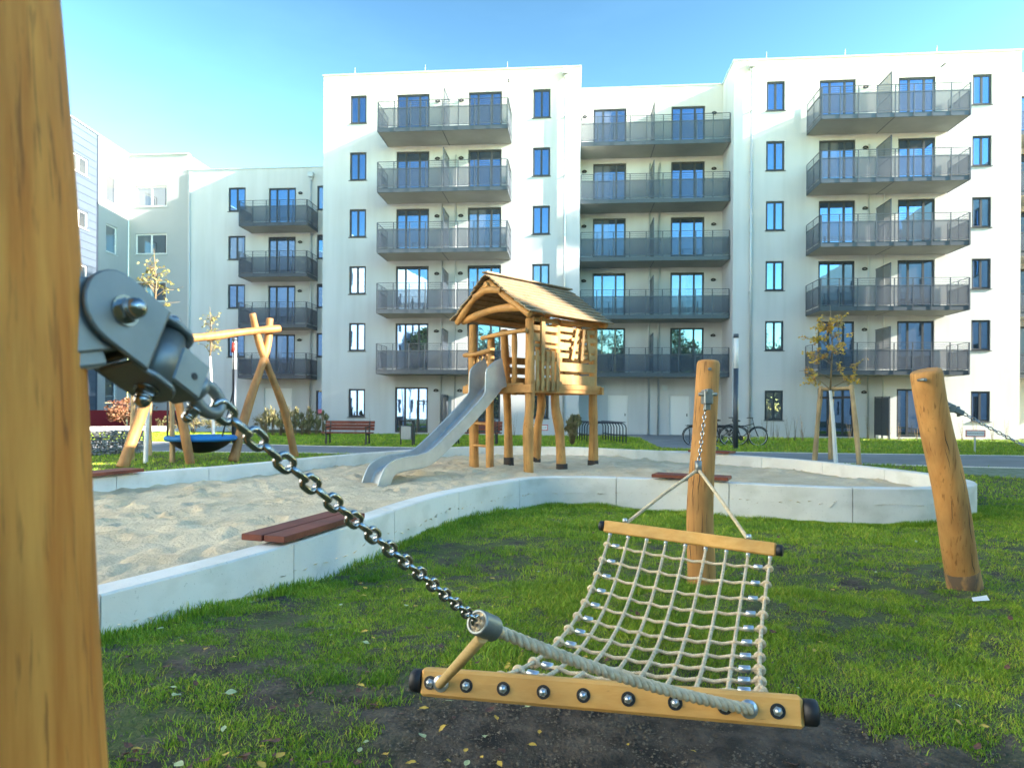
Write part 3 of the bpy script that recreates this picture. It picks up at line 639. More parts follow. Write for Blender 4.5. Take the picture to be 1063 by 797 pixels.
for z in np.arange(1.4, T3, .42):
    cuts = [14.0]
    for o in sorted(ops):
        if o[2]-.06 < z < o[3]+.03: cuts += [o[0]-.03, o[1]+.03]
    cuts.append(37.99)
    for a, b in zip(cuts[::2], cuts[1::2]): mb.box((a, -.016, z), (b, -.001, z+.022))
mb.box((37.96, -.05, 1.1), (38.04, -.002, T3)); mb.build('cladding_joint', mat('blue grey joint strip', (.06, .08, .115), .5), bW)
mb = MB(); mb.box((14.02, .04, -.3), (41.05, .3, 1.1)); mb.build('plinth', M_['red'], bW)
mb = MB(); mb.box((14, -.06, T3+.004), (41.15, .3, T3+.08)); mb.build('parapet_cap', M_['zinc'], bW)
bB['label'] = 'narrow old white building front with white framed windows in the left corner of the courtyard'
# unseen building added on the left to bounce warm sunlight back
bQ = thing('apartment_building', 'sunlit white building added out of view on the left to bounce warm light', 'building', (-20.0, 0, 0), R(90), off=(0, 0, 0)); ops = []
for s in np.arange(-16, 8, 4.6):
    for z in WZ[:5]: ops.append(window(bQ, float(s), z, .86, 1.42, 0))
mb = MB(); facade(mb, -18, 9.5, -.3, 17.5, 0, ops); shell(mb, -18, 9.5, -.3, 17.5, 0, 10); mb.build('wall', mat('bounce wall white', (.85, .83, .78), .85), bQ)
# unseen building added on the right to keep the playground in shade
bO = thing('apartment_building', 'white building added out of view on the right to shade the playground', 'building', (27.5, 0, 0), R(-90), off=(0, 0, 0)); ops = []
for s in np.arange(-20, 24, 4.2):
    if -8.1 < s < -4.5: continue
    for z in WZ[:5]: ops.append(window(bO, float(s), z, .86, 1.42, 0))
mb = MB()
for a_, b_ in ((-25, -7.2), (-4.6, 26)):      # local s = -world Y: the gap added for a sun streak lies between Y 4.6 and 7.2
    facade(mb, a_, b_, -.3, 16.8, 0, [o for o in ops if o[0] > a_ and o[1] < b_]); shell(mb, a_, b_, -.3, 16.8, 0, 12)
mb.build('wall', M_['plaster'], bO)
# ---------------------------------------------------------------- trees behind and beside the camera (they show in the window glass)
def leafcloud(n, c, r, size, seed, squash=.8, clumps=26):
    g = np.random.default_rng(seed); cc = g.normal(size=(clumps, 3)); cc /= np.linalg.norm(cc, axis=1)[:, None]; cc *= (g.random((clumps, 1))**.4)*r*.85
    cr_ = r*(.18+.22*g.random(clumps)); k = g.integers(0, clumps, n); p = g.normal(size=(n, 3)); p /= np.linalg.norm(p, axis=1)[:, None]
    p = cc[k]+p*(g.random((n, 1))**.5)*cr_[k][:, None]; p[:, 2] *= squash; p += np.array(c)
    a = g.normal(size=(n, 3)); a /= np.linalg.norm(a, axis=1)[:, None]; b = g.normal(size=(n, 3)); b -= a*(a*b).sum(1)[:, None]; b /= np.linalg.norm(b, axis=1)[:, None]
    s = size*(.6+.8*g.random((n, 1))); V = np.stack([p-a*s, p+b*s*.5, p+a*s, p-b*s*.5], 1).reshape(-1, 3); i = np.arange(n)*4
    return V, np.stack([i, i+1, i+2, i+3], -1)
def bigtree(x, y, h, r, seed, n, label, group):
    t = thing('tree', label, 'tree', (x, y, 0), group=group); rr = random.Random(seed); m = MB()
    top = h-r*.9; pts = [(x+.12*math.sin(i*1.3+seed), y+.1*math.cos(i*1.7), -.1+top*i/6) for i in range(7)]
    m.tube(pts, [.30-.03*i for i in range(7)], 9)
    for i in range(9):
        a = rr.random()*6.28; z0 = top*(.45+.5*rr.random()); e = Vector((x+math.cos(a)*r*.7, y+math.sin(a)*r*.7, z0+r*(.5+.5*rr.random())))
        s0 = Vector((x, y, z0)); m.tube([s0, s0.lerp(e, .5)+Vector((0, 0, .3)), e], [.11, .07, .025], 6)
    m.build('trunk', M_['bark'], t)
    V, F = leafcloud(n, (0, 0, h-r*.95), r, .22, seed, .95, 60); o = npmesh('crown', V, F, M_['foliage'], False); o.parent = t
    return t
G = 'courtyard trees out of view behind the camera'
for i, (x, y, h, r) in enumerate([(-24, -30, 14, 6.2), (-15, -33, 13, 6.0), (-6, -29, 14.5, 6.4), (3, -32, 13, 6.0), (11, -29, 14, 6.2), (20, -32, 13, 6.0), (-34, -28, 13, 6.0), (30, -34, 14, 6.2), (-16.5, -11, 12, 3.6)]):
    bigtree(x, y, h, r, 20+i, 12000, 'tall green tree behind the camera mirrored in the lower windows', G)
for i in range(12):  # unseen hedge added to block the bright horizon mirrored in the low windows
    g_ = np.random.default_rng(300+i); n = 2600; x0 = -42+i*7.0; p = np.stack([x0+7.2*(g_.random(n)-.5), -24+1.6*(g_.random(n)-.5), 3.9*g_.random(n)**.8], -1); p[:, 2] *= 1+.15*np.sin(p[:, 0]*1.1)
    a = g_.normal(size=(n, 3)); a /= np.linalg.norm(a, axis=1)[:, None]; b = g_.normal(size=(n, 3)); b -= a*(a*b).sum(1)[:, None]; b /= np.linalg.norm(b, axis=1)[:, None]; s_ = .22*(.6+.8*g_.random((n, 1)))
    V = np.stack([p-a*s_, p+b*s_*.6, p+a*s_, p-b*s_*.6], 1).reshape(-1, 3); q_ = np.arange(n)*4
    tag(npmesh('hedge', V, np.stack([q_, q_+1, q_+2, q_+3], -1), M_['foliage'], False), 'tall green hedge added behind the camera to darken the ground floor window reflections', 'hedge', 'hedges added out of view behind the camera')
# ---------------------------------------------------------------- playhouse
PO = Vector((-.30, 13.0, 0)); RD = Vector((.69, .724, 0)); GD = Vector((.724, -.69, 0))
def ph(g, r, z): return PO+GD*g+RD*r+Vector((0, 0, z))
SZ = .2; FLR = 1.80
house = thing('playhouse', 'wooden playhouse on log stilts with a plank gable roof in the sand', 'playhouse', ph(0, 1, SZ))
def logpost(name, pts, r0, r1, parent, mt='log', n=12, dome=.02):
    pts = [Vector(p) for p in pts]; k = len(pts)
    cp = [Vector(p) for p in catmull([tuple(p) for p in pts], 6, False)]; m = len(cp)
    m_ = MB(); m_.tube(cp, [r0+(r1-r0)*i/(m-1)+.006*math.sin(i*.9+pts[0].x*7) for i in range(m)], n, dome=dome, wob=.08)
    return m_.build(name, M_[mt], parent)
posts = {'fl': [(-.62, .02), (-.66, .0), (-.66, .0)], 'fr': [(.93, -.08), (.86, .0), (.80, .05)], 'mr': [(.84, .95), (.72, .88), (.76, .85)], 'br': [(.72, 2.10), (.74, 2.06), (.74, 2.06)], 'bl': [(-.72, 1.95), (-.62, 2.02), (-.72, 2.0)]}
EZ = 3.08; RZ = 3.82
for k, c in posts.items():
    hz = EZ-.10 if k != 'mr' else EZ-.02
    zz = [SZ-.25, 1.55, hz]
    logpost('post', [ph(c[0][0], c[0][1], zz[0]), ph((c[0][0]+c[1][0])/2, c[0][1], .9), ph(*c[1], zz[1]), ph(*c[2], zz[2])], .10, .082, house)
    if k in ('mr', 'br', 'bl'):
        m = MB(); a = ph(*c[0], SZ-.2); m.tube([a, ph(*c[0], SZ+.10)], [.118, .112], 12); m.build('post_foot', M_['char'], house)
logpost('post', [ph(-.60, .98, SZ-.25), ph(-.66, 1.0, 1.2), ph(-.80, 1.02, EZ-.1)], .095, .08, house)
m = MB(); m.tube([ph(-.60, .98, SZ-.2), ph(-.605, .98, SZ+.14)], [.115, .108], 12); m.build('post_foot', M_['char'], house)
logpost('railing_post', [ph(-.14, -.02, SZ-.2), ph(-.17, .0, 1.2), ph(-.15, 0, 2.75)], .085, .066, house)
logpost('railing_post', [ph(.50, -.03, 1.62), ph(.50, -.03, 2.3), ph(.49, -.03, 2.78)], .055, .05, house)
# floor frame and boards
m = MB()
for g in (-.8, .84): m.bar(ph(g, -.1, FLR-.09), ph(g, 2.15, FLR-.09), .07, .13, bev=.01)
m.bar(ph(-.82, -.09, FLR-.085), ph(1.0, -.09, FLR-.085), .075, .15, bev=.01); m.bar(ph(-.95, 2.12, FLR-.085), ph(.95, 2.12, FLR-.085), .075, .15, bev=.01); m.build('floor_beam', M_['logx'], house)
m = MB()
for i in range(15): r = -.04+i*.143; m.bar(ph(-.75, r, FLR+.005), ph(.79, r, FLR+.005), .128, .03)
m.build('floor', M_['board'], house)
# side wall near half: balusters, rail and upper boards
m = MB()
for i in range(5): m.bar(ph(.93, .12+i*.145, FLR-.12), ph(.93, .12+i*.145, FLR+.62+.02*math.sin(i*3)), .085, .03, up=GD, bev=.006)
m.bar(ph(.90, .0, FLR+.48), ph(.90, .85, FLR+.48), .03, .09); m.bar(ph(.90, -.02, FLR+.02), ph(.90, .85, FLR+.02), .03, .1); m.build('picket_panel', M_['board'], house)
def planks(name, g, r0, r1, zs, mt='board', gap=None, side=1):
    m = MB()
    for z, h_ in zs: m.bar(ph(g, r0, z), ph(g, r1, z+.012*math.sin(z*9)), .03, h_, bev=.005)
    return m.build(name, M_[mt], house)
planks('plank_wall', .84, .10, .80, [(FLR+.87, .15), (FLR+1.04, .10), (FLR+.72, .06), (FLR+1.19, .08)])
m = MB(); m.bar(ph(.87, .34, FLR+.5), ph(.87, .34, FLR+1.25), .10, .03, up=GD); m.build('upright_board', M_['board'], house)
planks('plank_wall', .80, .90, 2.02, [(FLR+.12, .19), (FLR+.36, .17), (FLR+.58, .10), (FLR+.76, .15), (FLR+.94, .10), (FLR+1.09, .10)])
m = MB(); m.bar(ph(.845, .88, FLR+1.22), ph(.845, 2.06, FLR+1.22), .05, .07); m.bar(ph(.87, .80, FLR-.03), ph(.87, 2.12, FLR-.03), .05, .09); m.build('wall_rail', M_['logx'], house)
m = MB()       # loose vertical play pieces on the side wall
for r, t_ in ((1.22, .16), (1.52, .07), (1.80, -.10)):
    m.bar(ph(.86, r, FLR+.50), ph(.86, r+t_, FLR+1.12), .085, .03, up=GD, bev=.006)
    for z in (.56, .74, .90): m.bar(ph(.855, r-.02, FLR+z), ph(.855, r+.17, FLR+z+.02), .026, .055)
m.build('play_shape', M_['board'], house)
# rear and left walls
m = MB()
for i, (z, h_) in enumerate([(.13, .18), (.35, .15), (.55, .15), (.76, .16), (.96, .12), (1.14, .15)]): m.bar(ph(-.72, 2.03, FLR+z), ph(.72, 2.03, FLR+z+.015*(-1)**i), .03, h_, bev=.005)
m.build('plank_wall', M_['board'], house)
m = MB(); m.bar(ph(-.05, 1.99, FLR+.05), ph(-.05, 1.99, FLR+1.3), .13, .03, up=RD); m.bar(ph(.35, 1.99, FLR+.05), ph(.42, 1.99, FLR+1.3), .12, .03, up=RD); m.build('upright_board', M_['board'], house)
planks('plank_wall', -.80, 1.05, 1.98, [(FLR+.13, .18), (FLR+.35, .15), (FLR+.56, .15)])
# front railing left of the slide
logpost('handrail', [ph(-.84, -.06, FLR+.60), ph(-.5, -.09, FLR+.60), ph(-.10, -.06, FLR+.66)], .042, .045, house, 'logx')
m = MB()
for i in range(4): m.bar(ph(-.54+i*.115, .02, FLR), ph(-.54+i*.115, .02, FLR+.6), .06, .028, up=RD, bev=.005)
m.build('picket_panel', M_['board'], house)
logpost('handrail', [ph(-.30, -.09, FLR+.90), ph(.2, -.12, FLR+.94), ph(.84, -.09, FLR+.97)], .04, .045, house, 'logx')
for z in (.62, 1.05, 1.38): m = MB(); m.tube([ph(-.66, -.02, z), ph(-.5, -.03, z+.01), ph(-.10, -.02, z)], .026, 8); m.build('ladder_rung', M_['logx'], house)
m = MB(); m.bar(ph(-.10, -.11, SZ), ph(-.10, -.11, FLR+.9), .05, .05); m.build('ladder_rail', M_['logx'], house) if False else None
# roof
logpost('tie_beam', [ph(-.84, -.10, EZ-.02), ph(0, -.12, EZ+.13), ph(.80, -.10, EZ+.12)], .065, .078, house, 'logx')
logpost('tie_beam', [ph(-.95, 2.1, EZ-.02), ph(0, 2.1, EZ+.06), ph(.95, 2.1, EZ-.02)], .06, .065, house, 'logx')
for r in (-.20, 2.10):
    for s in (-1, 1): logpost('rafter', [ph(s*(1.02 if s > 0 else .90), r, EZ-.05), ph(s*.5, r-.02, (EZ+RZ)/2-.08), ph(0, r, RZ-.10)], .062, .055, house, 'logx')
logpost('ridge_beam', [ph(0, -.30, RZ-.16), ph(0, 1, RZ-.15), ph(0, 2.3, RZ-.16)], .06, .055, house, 'logx')
logpost('collar_beam', [ph(-.33, -.26, RZ-.36), ph(0, -.28, RZ-.26), ph(.36, -.26, RZ-.30)], .06, .065, house, 'logx')
for s in (-.80, .82): logpost('purlin', [ph(s, -.15, EZ+.07), ph(s, 1, EZ+.05), ph(s, 2.3, EZ+.06)], .055, .055, house, 'logx')
for s in (-1, 1):
    m = MB(); nb_ = 10; sl_ = Vector((GD.x*s*(1.09 if s > 0 else .95), GD.y*s*(1.09 if s > 0 else .95), EZ-.04-RZ)); ud = sl_.normalized()
    up = RD.cross(ud); up = up if up.z > 0 else -up
    for i in range(nb_):
        c0 = ph(0, 0, RZ+.02)+sl_*((i+.5)/nb_)+up*.018; j = random.uniform(-.03, .03)
        a = c0+RD*(-.32+j); b_ = c0+RD*(2.22+j); w_ = sl_.length/nb_*1.22; x = (ud*.995+up*(.17)).normalized()
        Mx = Matrix.Translation(a) @ Matrix((RD, -x if s < 0 else x, RD.cross(-x if s < 0 else x))).transposed().to_4x4()
        m.box((0, -w_/2, -.012), ((b_-a).length, w_/2, .012), Mx, .003)
    m.build('roof', M_['roofboard'], house)
m = MB(); m.bar(ph(0, -.34, RZ+.075), ph(0, 2.22, RZ+.075), .14, .03, bev=.005); m.build('ridge_board', M_['roofboard'], house)
m = MB(); m.box((-.05, -.02, -.03), (.05, .02, .03), Matrix.Translation(ph(.93, .28, EZ+.05)) @ Matrix.Rotation(.7, 4, 'Y')); m.build('metal_bracket', M_['alu'], house)
# slide
S0 = ph(.18, -.16, 0); SDv = (gnd(398, 498.5, SZ)-S0); SDv.z = 0; SL = SDv.length; SDv.normalize(); SW = Vector((-SDv.y, SDv.x, 0))
slide = thing('slide', 'stainless steel slide running down from the playhouse into the sand', 'slide', gnd(398, 498.5, SZ))
prof = catmull([(-.02, FLR+.02), (.10, FLR-.02), (.22, FLR-.12), (SL*.22, FLR-.43), (SL*.42, FLR-.84), (SL*.60, .62), (SL*.68, .50), (SL*.76, .44), (SL*.90, .41), (SL*.985, .36), (SL*1.02, .24), (SL*1.045, .08)], 5, False)
def lipf(d): return .15+.30*max(0, min(1, (.42-d)/.22))
def lipf2(d): return lipf(d)
sec = lambda lip: [(-.22, lip), (-.21, lip+.008), (-.20, lip), (-.197, .02), (-.175, 0), (.175, 0), (.197, .02), (.20, lip), (.21, lip+.008), (.22, lip), (.22, -.06), (.195, -.075), (-.195, -.075), (-.22, -.06)]
m = MB(); vs = []; ns = 14
for i, (d, z) in enumerate(prof):
    j0 = max(i-1, 0); j1 = min(i+1, len(prof)-1); tx = prof[j1][0]-prof[j0][0]; tz = prof[j1][1]-prof[j0][1]; l_ = math.hypot(tx, tz); tx /= l_; tz /= l_
    lip = lipf(d)
    for a, b_ in sec(lip):
        up = Vector((0, 0, tx))+SDv*(-tz)
        vs.append(S0+SDv*d+Vector((0, 0, z))+SW*a+up*b_)
fs = []
for i in range(len(prof)-1):
    for k in range(ns):
        fs.append((i*ns+k, i*ns+(k+1) % ns, (i+1)*ns+(k+1) % ns, (i+1)*ns+k))
fs += [tuple(range(ns))[::-1]]
m.add(vs, fs); bed = m.build('slide_bed', M_['slide'], slide)
m = MB()      # bright rolled edges
for s in (-.21, .21):
    pts = []
    for i, (d, z) in enumerate(prof):
        j0 = max(i-1, 0); j1 = min(i+1, len(prof)-1); tx = prof[j1][0]-prof[j0][0]; tz = prof[j1][1]-prof[j0][1]; l_ = math.hypot(tx, tz); tx /= l_; tz /= l_
        lip = lipf(d)
        pts.append(S0+SDv*d+Vector((0, 0, z))+SW*s+(Vector((0, 0, tx))+SDv*(-tz))*(lip+.006))
    m.tube(pts, .016, 8)
m.build('edge_rail', M_['slide'], slide)
# ---------------------------------------------------------------- hammock posts
def gpost(name, base, top, r0, r1, label, mt='log', bend=(0, 0, 0), group=None, foot=None, bev=.03):
    b_ = Vector(base); t_ = Vector(top); t = thing(name, label, 'post', b_, group=group); n = 16
    pts = []
    for i in range(n+1):
        f = i/n; p = b_.lerp(t_, f)+Vector(bend)*math.sin(f*math.pi); p += Vector((.006*math.sin(f*9+b_.x), .006*math.cos(f*7), 0)); pts.append(p)
    d = (b_-t_).normalized(); pts = [b_+d*.3]+pts
    m = MB(); rr = [r0]+[r0+(r1-r0)*i/n for i in range(n+1)]
    ax = (t_-b_).normalized(); e = pts[-1]; m.tube(pts+[e+ax*bev*.5, e+ax*bev*.85, e+ax*bev], rr+[r1*.96, r1*.88, r1*.72], 28, wob=.05); m.build('shaft', M_[mt], t)
    m = MB(); rs = random.Random(int(abs(b_.x)*1000)); face = (Vector((0, 0, EYE))-b_.lerp(t_, .5)); face.z = 0; face.normalize(); side = Vector((-face.y, face.x, 0))
    for _ in range(9 if mt == 'log' else 0):
        f0 = rs.uniform(.05, .75); ln = rs.uniform(.08, .24); a = rs.uniform(-1.1, 1.1); q = []
        for k in range(6):
            f = min(.98, f0+ln*k/5); i = f*n; j = min(int(i), n-1); c = pts[1+j].lerp(pts[2+j], i-j) if j+2 < len(pts) else pts[-1]; rr_ = r0+(r1-r0)*f; aa = a+.04*math.sin(k*1.7+f0*9); d_ = face*math.cos(aa)+side*math.sin(aa); q.append(c+d_*(rr_*1.004-.001))
        m.tube(q, [.0006, .0022, .0028, .0025, .0018, .0005], 5)
    if m.v: m.build('drying_crack', M_['char'], t)
    if foot:
        m = MB(); q = [pts[0], pts[1], pts[1].lerp(pts[2], foot)]; m.tube(q, [r0*1.0+.0025]*3, 28, wob=.05); m.build('post_foot', mat('earth stained log foot', (.13, .085, .05), .9, col2=(.42, .22, .07), nscale=9, mscale=(1, 1, .4), lo=.45, hi=.6), t)
    return t
MPb = gnd(728, 606, 0); MPt = dep(736.5, 378, 5.42)
midpost = gpost('hammock_post', MPb, MPt, .108, .088, 'upright round log post behind the rope hammock with a chain bracket near its top', bend=(-.03, 0, 0))
RPb = gnd(1003, 611, 0); RPt = dep(962, 388, 5.05)
rightpost = gpost('hammock_post', RPb, RPt, .118, .108, 'leaning round log post at the right with a chain running off behind it', foot=1.4)
LPb = Vector((-.424, .66, -.1)); LPt = Vector((-.546, .60, 1.95))
leftpost = gpost('hammock_post', LPb, LPt, .115, .10, 'huge blurred wooden post filling the left edge of the photo', 'logdark', bend=(.008, 0, 0))
# ---------------------------------------------------------------- hammock
ham = thing('hammock', 'rope net hammock with wooden end beams slung between log posts', 'hammock', (.75, 3.2, .2))
Fl = dep(440, 706.5, 2.17); Fr = dep(833, 738.5, 1.89); Bl = dep(628, 546, 4.9); Br = dep(806, 570.5, 4.32)
def beam(a, b_, label):
    d = (b_-a).normalized(); up = Vector((0, .30, 1)).normalized(); m = MB(); m.bar(a, b_, .062, .084, up=up, bev=.009)
    o = m.build('beam', M_['beam'], ham); o['label'] = label
    for p, s in ((a, -1), (b_, 1)):
        m = MB(); m.tube([p+d*s*.001, p+d*s*.034, p+d*s*.040], [.036, .036, .030], 20); m.build('end_cap', M_['rubber'], o)
    return o, d, up
fb, fd, fup = beam(Fl, Fr, 'front end beam with a row of domed bolts'); bb, bd, bup = beam(Bl, Br, 'rear end beam with rope ferrules')
fx = fd.cross(fup).normalized()
if fx.y > 0: fx = -fx         # towards the camera
bx = bd.cross(bup).normalized()
if bx.y > 0: bx = -bx
def along(a, b_, f): return a.lerp(b_, f)
FX = [452, 489, 527, 568, 609, 655, 703, 754, 808]
ff = []
for x in FX:      # invert perspective: find fraction along front beam seen at pixel column x
    lo, hi = 0, 1
    for _ in range(30):
        md = (lo+hi)/2; p = Fl.lerp(Fr, md); X_ = 531.5+FPX*p.x/p.y
        if X_ < x: lo = md
        else: hi = md
    ff.append(lo)
for f in ff:
    c = Fl.lerp(Fr, f)+fx*.032
    m = MB(); m.cyl(c-fx*.01, c+fx*.0012, .0205, 18); m.build('bolt_recess', M_['rubber'], fb)
    m = MB(); m.cyl(c, c+fx*.005, .013, 6, smooth=False); m.dome_(c+fx*.005, fx, .0105, .012, 12, 5); m.build('bolt', M_['alu'], fb)
def strand_rope(name, pts, rad, mt, parent, pitch=.05, strands=3, n=6):
    pts = [Vector(p) for p in pts]; cp = []
    L_ = sum((b_-a).length for a, b_ in zip(pts[:-1], pts[1:])); step = pitch/9; N = max(8, int(L_/step)); cum = [0]
    for a, b_ in zip(pts[:-1], pts[1:]): cum.append(cum[-1]+(b_-a).length)
    j = 0; C_ = []
    for i in range(N+1):
        s = L_*i/N
        while j < len(pts)-2 and cum[j+1] < s: j += 1
        C_.append(pts[j].lerp(pts[j+1], min(1, (s-cum[j])/max(cum[j+1]-cum[j], 1e-6))))
    m = MB(); a = (C_[1]-C_[0]).orthogonal().normalized(); fr = []
    for i in range(N+1):
        t = (C_[min(i+1, N)]-C_[max(i-1, 0)]).normalized(); a = (a-t*a.dot(t)).normalized(); fr.append((a.copy(), t.cross(a)))
    for k in range(strands):
        q = []
        for i in range(N+1):
            an = 2*math.pi*(L_*i/N/pitch+k/strands); q.append(C_[i]+(fr[i][0]*math.cos(an)+fr[i][1]*math.sin(an))*rad*.54)
        m.tube(q, rad*.55, n)
    return m.build(name, M_[mt], parent)
# net surface
def netP(u, v):      # u 0 rear .. 1 front, v 0 left .. 1 right
    fi = v*8; i = min(int(fi), 7); fv = ff[i]+(ff[i+1]-ff[i])*(fi-i); rv = .035+.93*v
    a = Bl.lerp(Br, rv)-bup*.048; b_ = Fl.lerp(Fr, fv)-fx*.034-fup*.0
    p = a.lerp(b_, u); sg = .27*4*u*(1-u)*(1+.25*(u-.5)); p = p-Vector((0, 0, sg+.03*4*v*(1-v)*math.sin(math.pi*u)))
    c = Bl.lerp(Br, .5).lerp(Fl.lerp(Fr, .5), u); p += (Vector((c.x, c.y, p.z))-p)*(.10*math.sin(math.pi*u))
    return p
for i in range(9):
    v = i/8; strand_rope('net_rope', [netP(u/28, v)+Vector((0, 0, .004*(-1)**i)) for u in range(29)], .0096, 'rope', ham, .038, 3, 5)
    c = Bl.lerp(Br, .035+.93*v)-bup*.046; q = netP(.02, v); m = MB(); m.cyl(c+bup*.004, c+(q-c).normalized()*.035, .0135, 14); m.build('rope_ferrule', M_['alu'], bb)
NT = 14
for k in range(NT):
    u = .055+.90*(k/(NT-1))**.97; jig = [random.uniform(-.006, .006) for _ in range(9)]
    pts = [netP(u+jig[j//4 if j//4 < 9 else 8]*0+.012*math.sin(j/32*math.pi*1.0), j/32)+Vector((0, 0, .006-(.011 if (j % 4 == 2) else (.006 if j % 4 in (1, 3) else 0)))) for j in range(33)]
    strand_rope('net_rope', pts, .0092, 'rope', ham, .036, 3, 5)
    for s, v0 in ((0, 0.0), (1, 1.0)):
        e = netP(u, v0); inn = (netP(u, .25 if s == 0 else .75)-e).normalized(); t = (netP(u+.02, v0)-e).normalized(); up = inn.cross(t).normalized()
        m = MB(); q = []      # the turn of rope round the edge rope
        for j in range(13):
            an = j/12*2*math.pi*1.02; q.append(e+up*math.cos(an)*.0165+inn*math.sin(an)*.018+t*(.004*(j/12-.5)))
        m.tube(q, .0105, 7); m.build('edge_knot', M_['rope'], ham)
        c = e+inn*.040; m = MB(); m.tube([c-inn*.002, c, c+inn*.046, c+inn*.048], [.014, .0165, .0165, .014], 14); m.build('rope_ferrule', M_['alu'], ham)
    for j in range(1, 8):
        pass
for k in range(NT):       # crossing knots of the net
    u = .055+.90*(k/(NT-1))**.97
    for j in range(1, 8):
        m = MB(); e = netP(u+.012*math.sin(j/8*math.pi), j/8); t = (netP(u+.02, j/8)-e).normalized(); m.tube([e-t*.013, e, e+t*.013], [.011, .0165, .011], 8); m.build('net_crossing', M_['rope'], ham)
# suspension at the front
AP = dep(497, 646, 1.62)
Hl = None
def onbeam(a, b_, x):
    lo, hi = 0, 1
    for _ in range(30):
        md = (lo+hi)/2; p = a.lerp(b_, md)
        if 531.5+FPX*p.x/p.y < x: lo = md
        else: hi = md
    return a.lerp(b_, lo)
Hl = onbeam(Fl, Fr, 463)+fx*.034; Hr = onbeam(Fl, Fr, 778)+fx*.034
axs = (dep(520, 656, 1.70)-AP).normalized()
m = MB(); A0 = AP-axs*.022; A1 = AP+axs*.05; n_ = 24
A0 = AP-axs*.006; A1 = AP+axs*.062
for (p_, q_, r_, r2_) in ((A0, A1, .030, .031), (A1, A1+axs*.003, .031, .026), (A1+axs*.003, A1+axs*.004, .026, .014), (A0, A0-axs*.003, .030, .0275), (A0-axs*.003, A0-axs*.0031, .0275, .0235), (A0-axs*.003, A0+axs*.012, .0235, .0235)): m.tube([p_, q_], [r_, r2_], 28, caps=False)
m.build('clamp_sleeve', M_['galv'], ham)
m = MB(); m.tube([A0+axs*.004, A0+axs*.011], [.024, .024], 16)
for k_ in range(7): w_ = axs.orthogonal().normalized(); w_ = Matrix.Rotation(k_*6.283/6, 3, axs) @ w_*(.013 if k_ < 6 else 0); m.dome_(A0+axs*.005+w_, -axs, .008, .006, 8, 3)
m.build('rope_end', M_['rope'], ham)
pr = [A1-axs*.02, A1+axs*.05]; 
for i in range(1, 13):
    f = i/12; p = (A1+axs*.05).lerp(Hr+fx*.012, f); p.z -= .018*math.sin(f*math.pi); pr.append(p)
pr += [Hr-fx*.01]
strand_rope('suspension_rope', pr, .0155, 'rope', ham, .062, 3, 8)
m = MB(); q0 = AP+axs*.018-Vector((0, 0, .03)); m.tube([q0, q0.lerp(Hl, .5), Hl+fx*.006, Hl-fx*.03], [.0145, .0145, .0145, .0145], 14, wob=.06); m.build('rope_sheath', M_['ropey'], ham)
for h_, d_ in ((Hl, 1), (Hr, 1)):
    m = MB(); m.tube([h_-fx*.008, h_-fx*.0, h_+fx*.006, h_+fx*.006, h_], [.024, .0255, .0225, .017, .0155], 24); m.build('eyelet', M_['alu'], fb)
# chain link
def linkmesh(L_, W_, r):
    k = ('link', L_, W_, r)
    if k in MESH: return MESH[k]
    pts = []; hs = L_/2-W_/2; n_ = 8
    for i in range(n_+1): a = -math.pi/2+math.pi*i/n_; pts.append(Vector((hs+math.cos(a)*(W_/2-r), math.sin(a)*(W_/2-r), 0)))
    for i in range(n_+1): a = math.pi/2+math.pi*i/n_; pts.append(Vector((-hs+math.cos(a)*(W_/2-r), math.sin(a)*(W_/2-r), 0)))
    vs = []; F = []; k_ = 10; N = len(pts)
    for i, p in enumerate(pts):
        t = (pts[(i+1) % N]-pts[i-1]).normalized(); b_ = Vector((0, 0, 1)).cross(t)
        for j in range(k_): a = 2*math.pi*j/k_; vs.append(p+b_*math.cos(a)*r+Vector((0, 0, 1))*math.sin(a)*r)
    for i in range(N):
        for j in range(k_): F.append((i*k_+j, i*k_+(j+1) % k_, ((i+1) % N)*k_+(j+1) % k_, ((i+1) % N)*k_+j))
    m = MB(); m.add(vs, F, True); MESH[k] = m.mesh('link', M_['chrome']); return MESH[k]
def chain(parent, p, q, L_=.040, W_=.030, r=.0042, sag=.0, name='link'):
    p = Vector(p); q = Vector(q); pitch = L_-2*r-.0005; D = (q-p).length; n_ = max(2, int(D/pitch)); me = linkmesh(L_, W_, r)
    d = (q-p).normalized(); a = d.orthogonal().normalized(); side = d.cross(Vector((0, 0, 1))).normalized()
    e = bpy.data.objects.new('chain', None); link(e, parent); OFF[e.name] = OFF[parent.name]; e.empty_display_size = .1
    for i in range(n_):
        f = (i+.5)/n_; c = p.lerp(q, f)-Vector((0, 0, sag*4*f*(1-f))); dd = (q-p)-Vector((0, 0, sag*4*(1-2*f))); dd.normalize()
        x = dd; y = side if i % 2 else dd.cross(side); an = R(28)+random.uniform(-.15, .15)
        z0 = x.cross(y).normalized(); y0 = y*math.cos(an)+z0*math.sin(an); z = x.cross(y0)
        o = bpy.data.objects.new(name, me); link(o, e); o.matrix_local = Matrix.Translation(c-OFF[parent.name]) @ Matrix((x, y0, z)).transposed().to_4x4(); OFF[o.name] = Vector()
    return e
C1 = A0+axs*.006
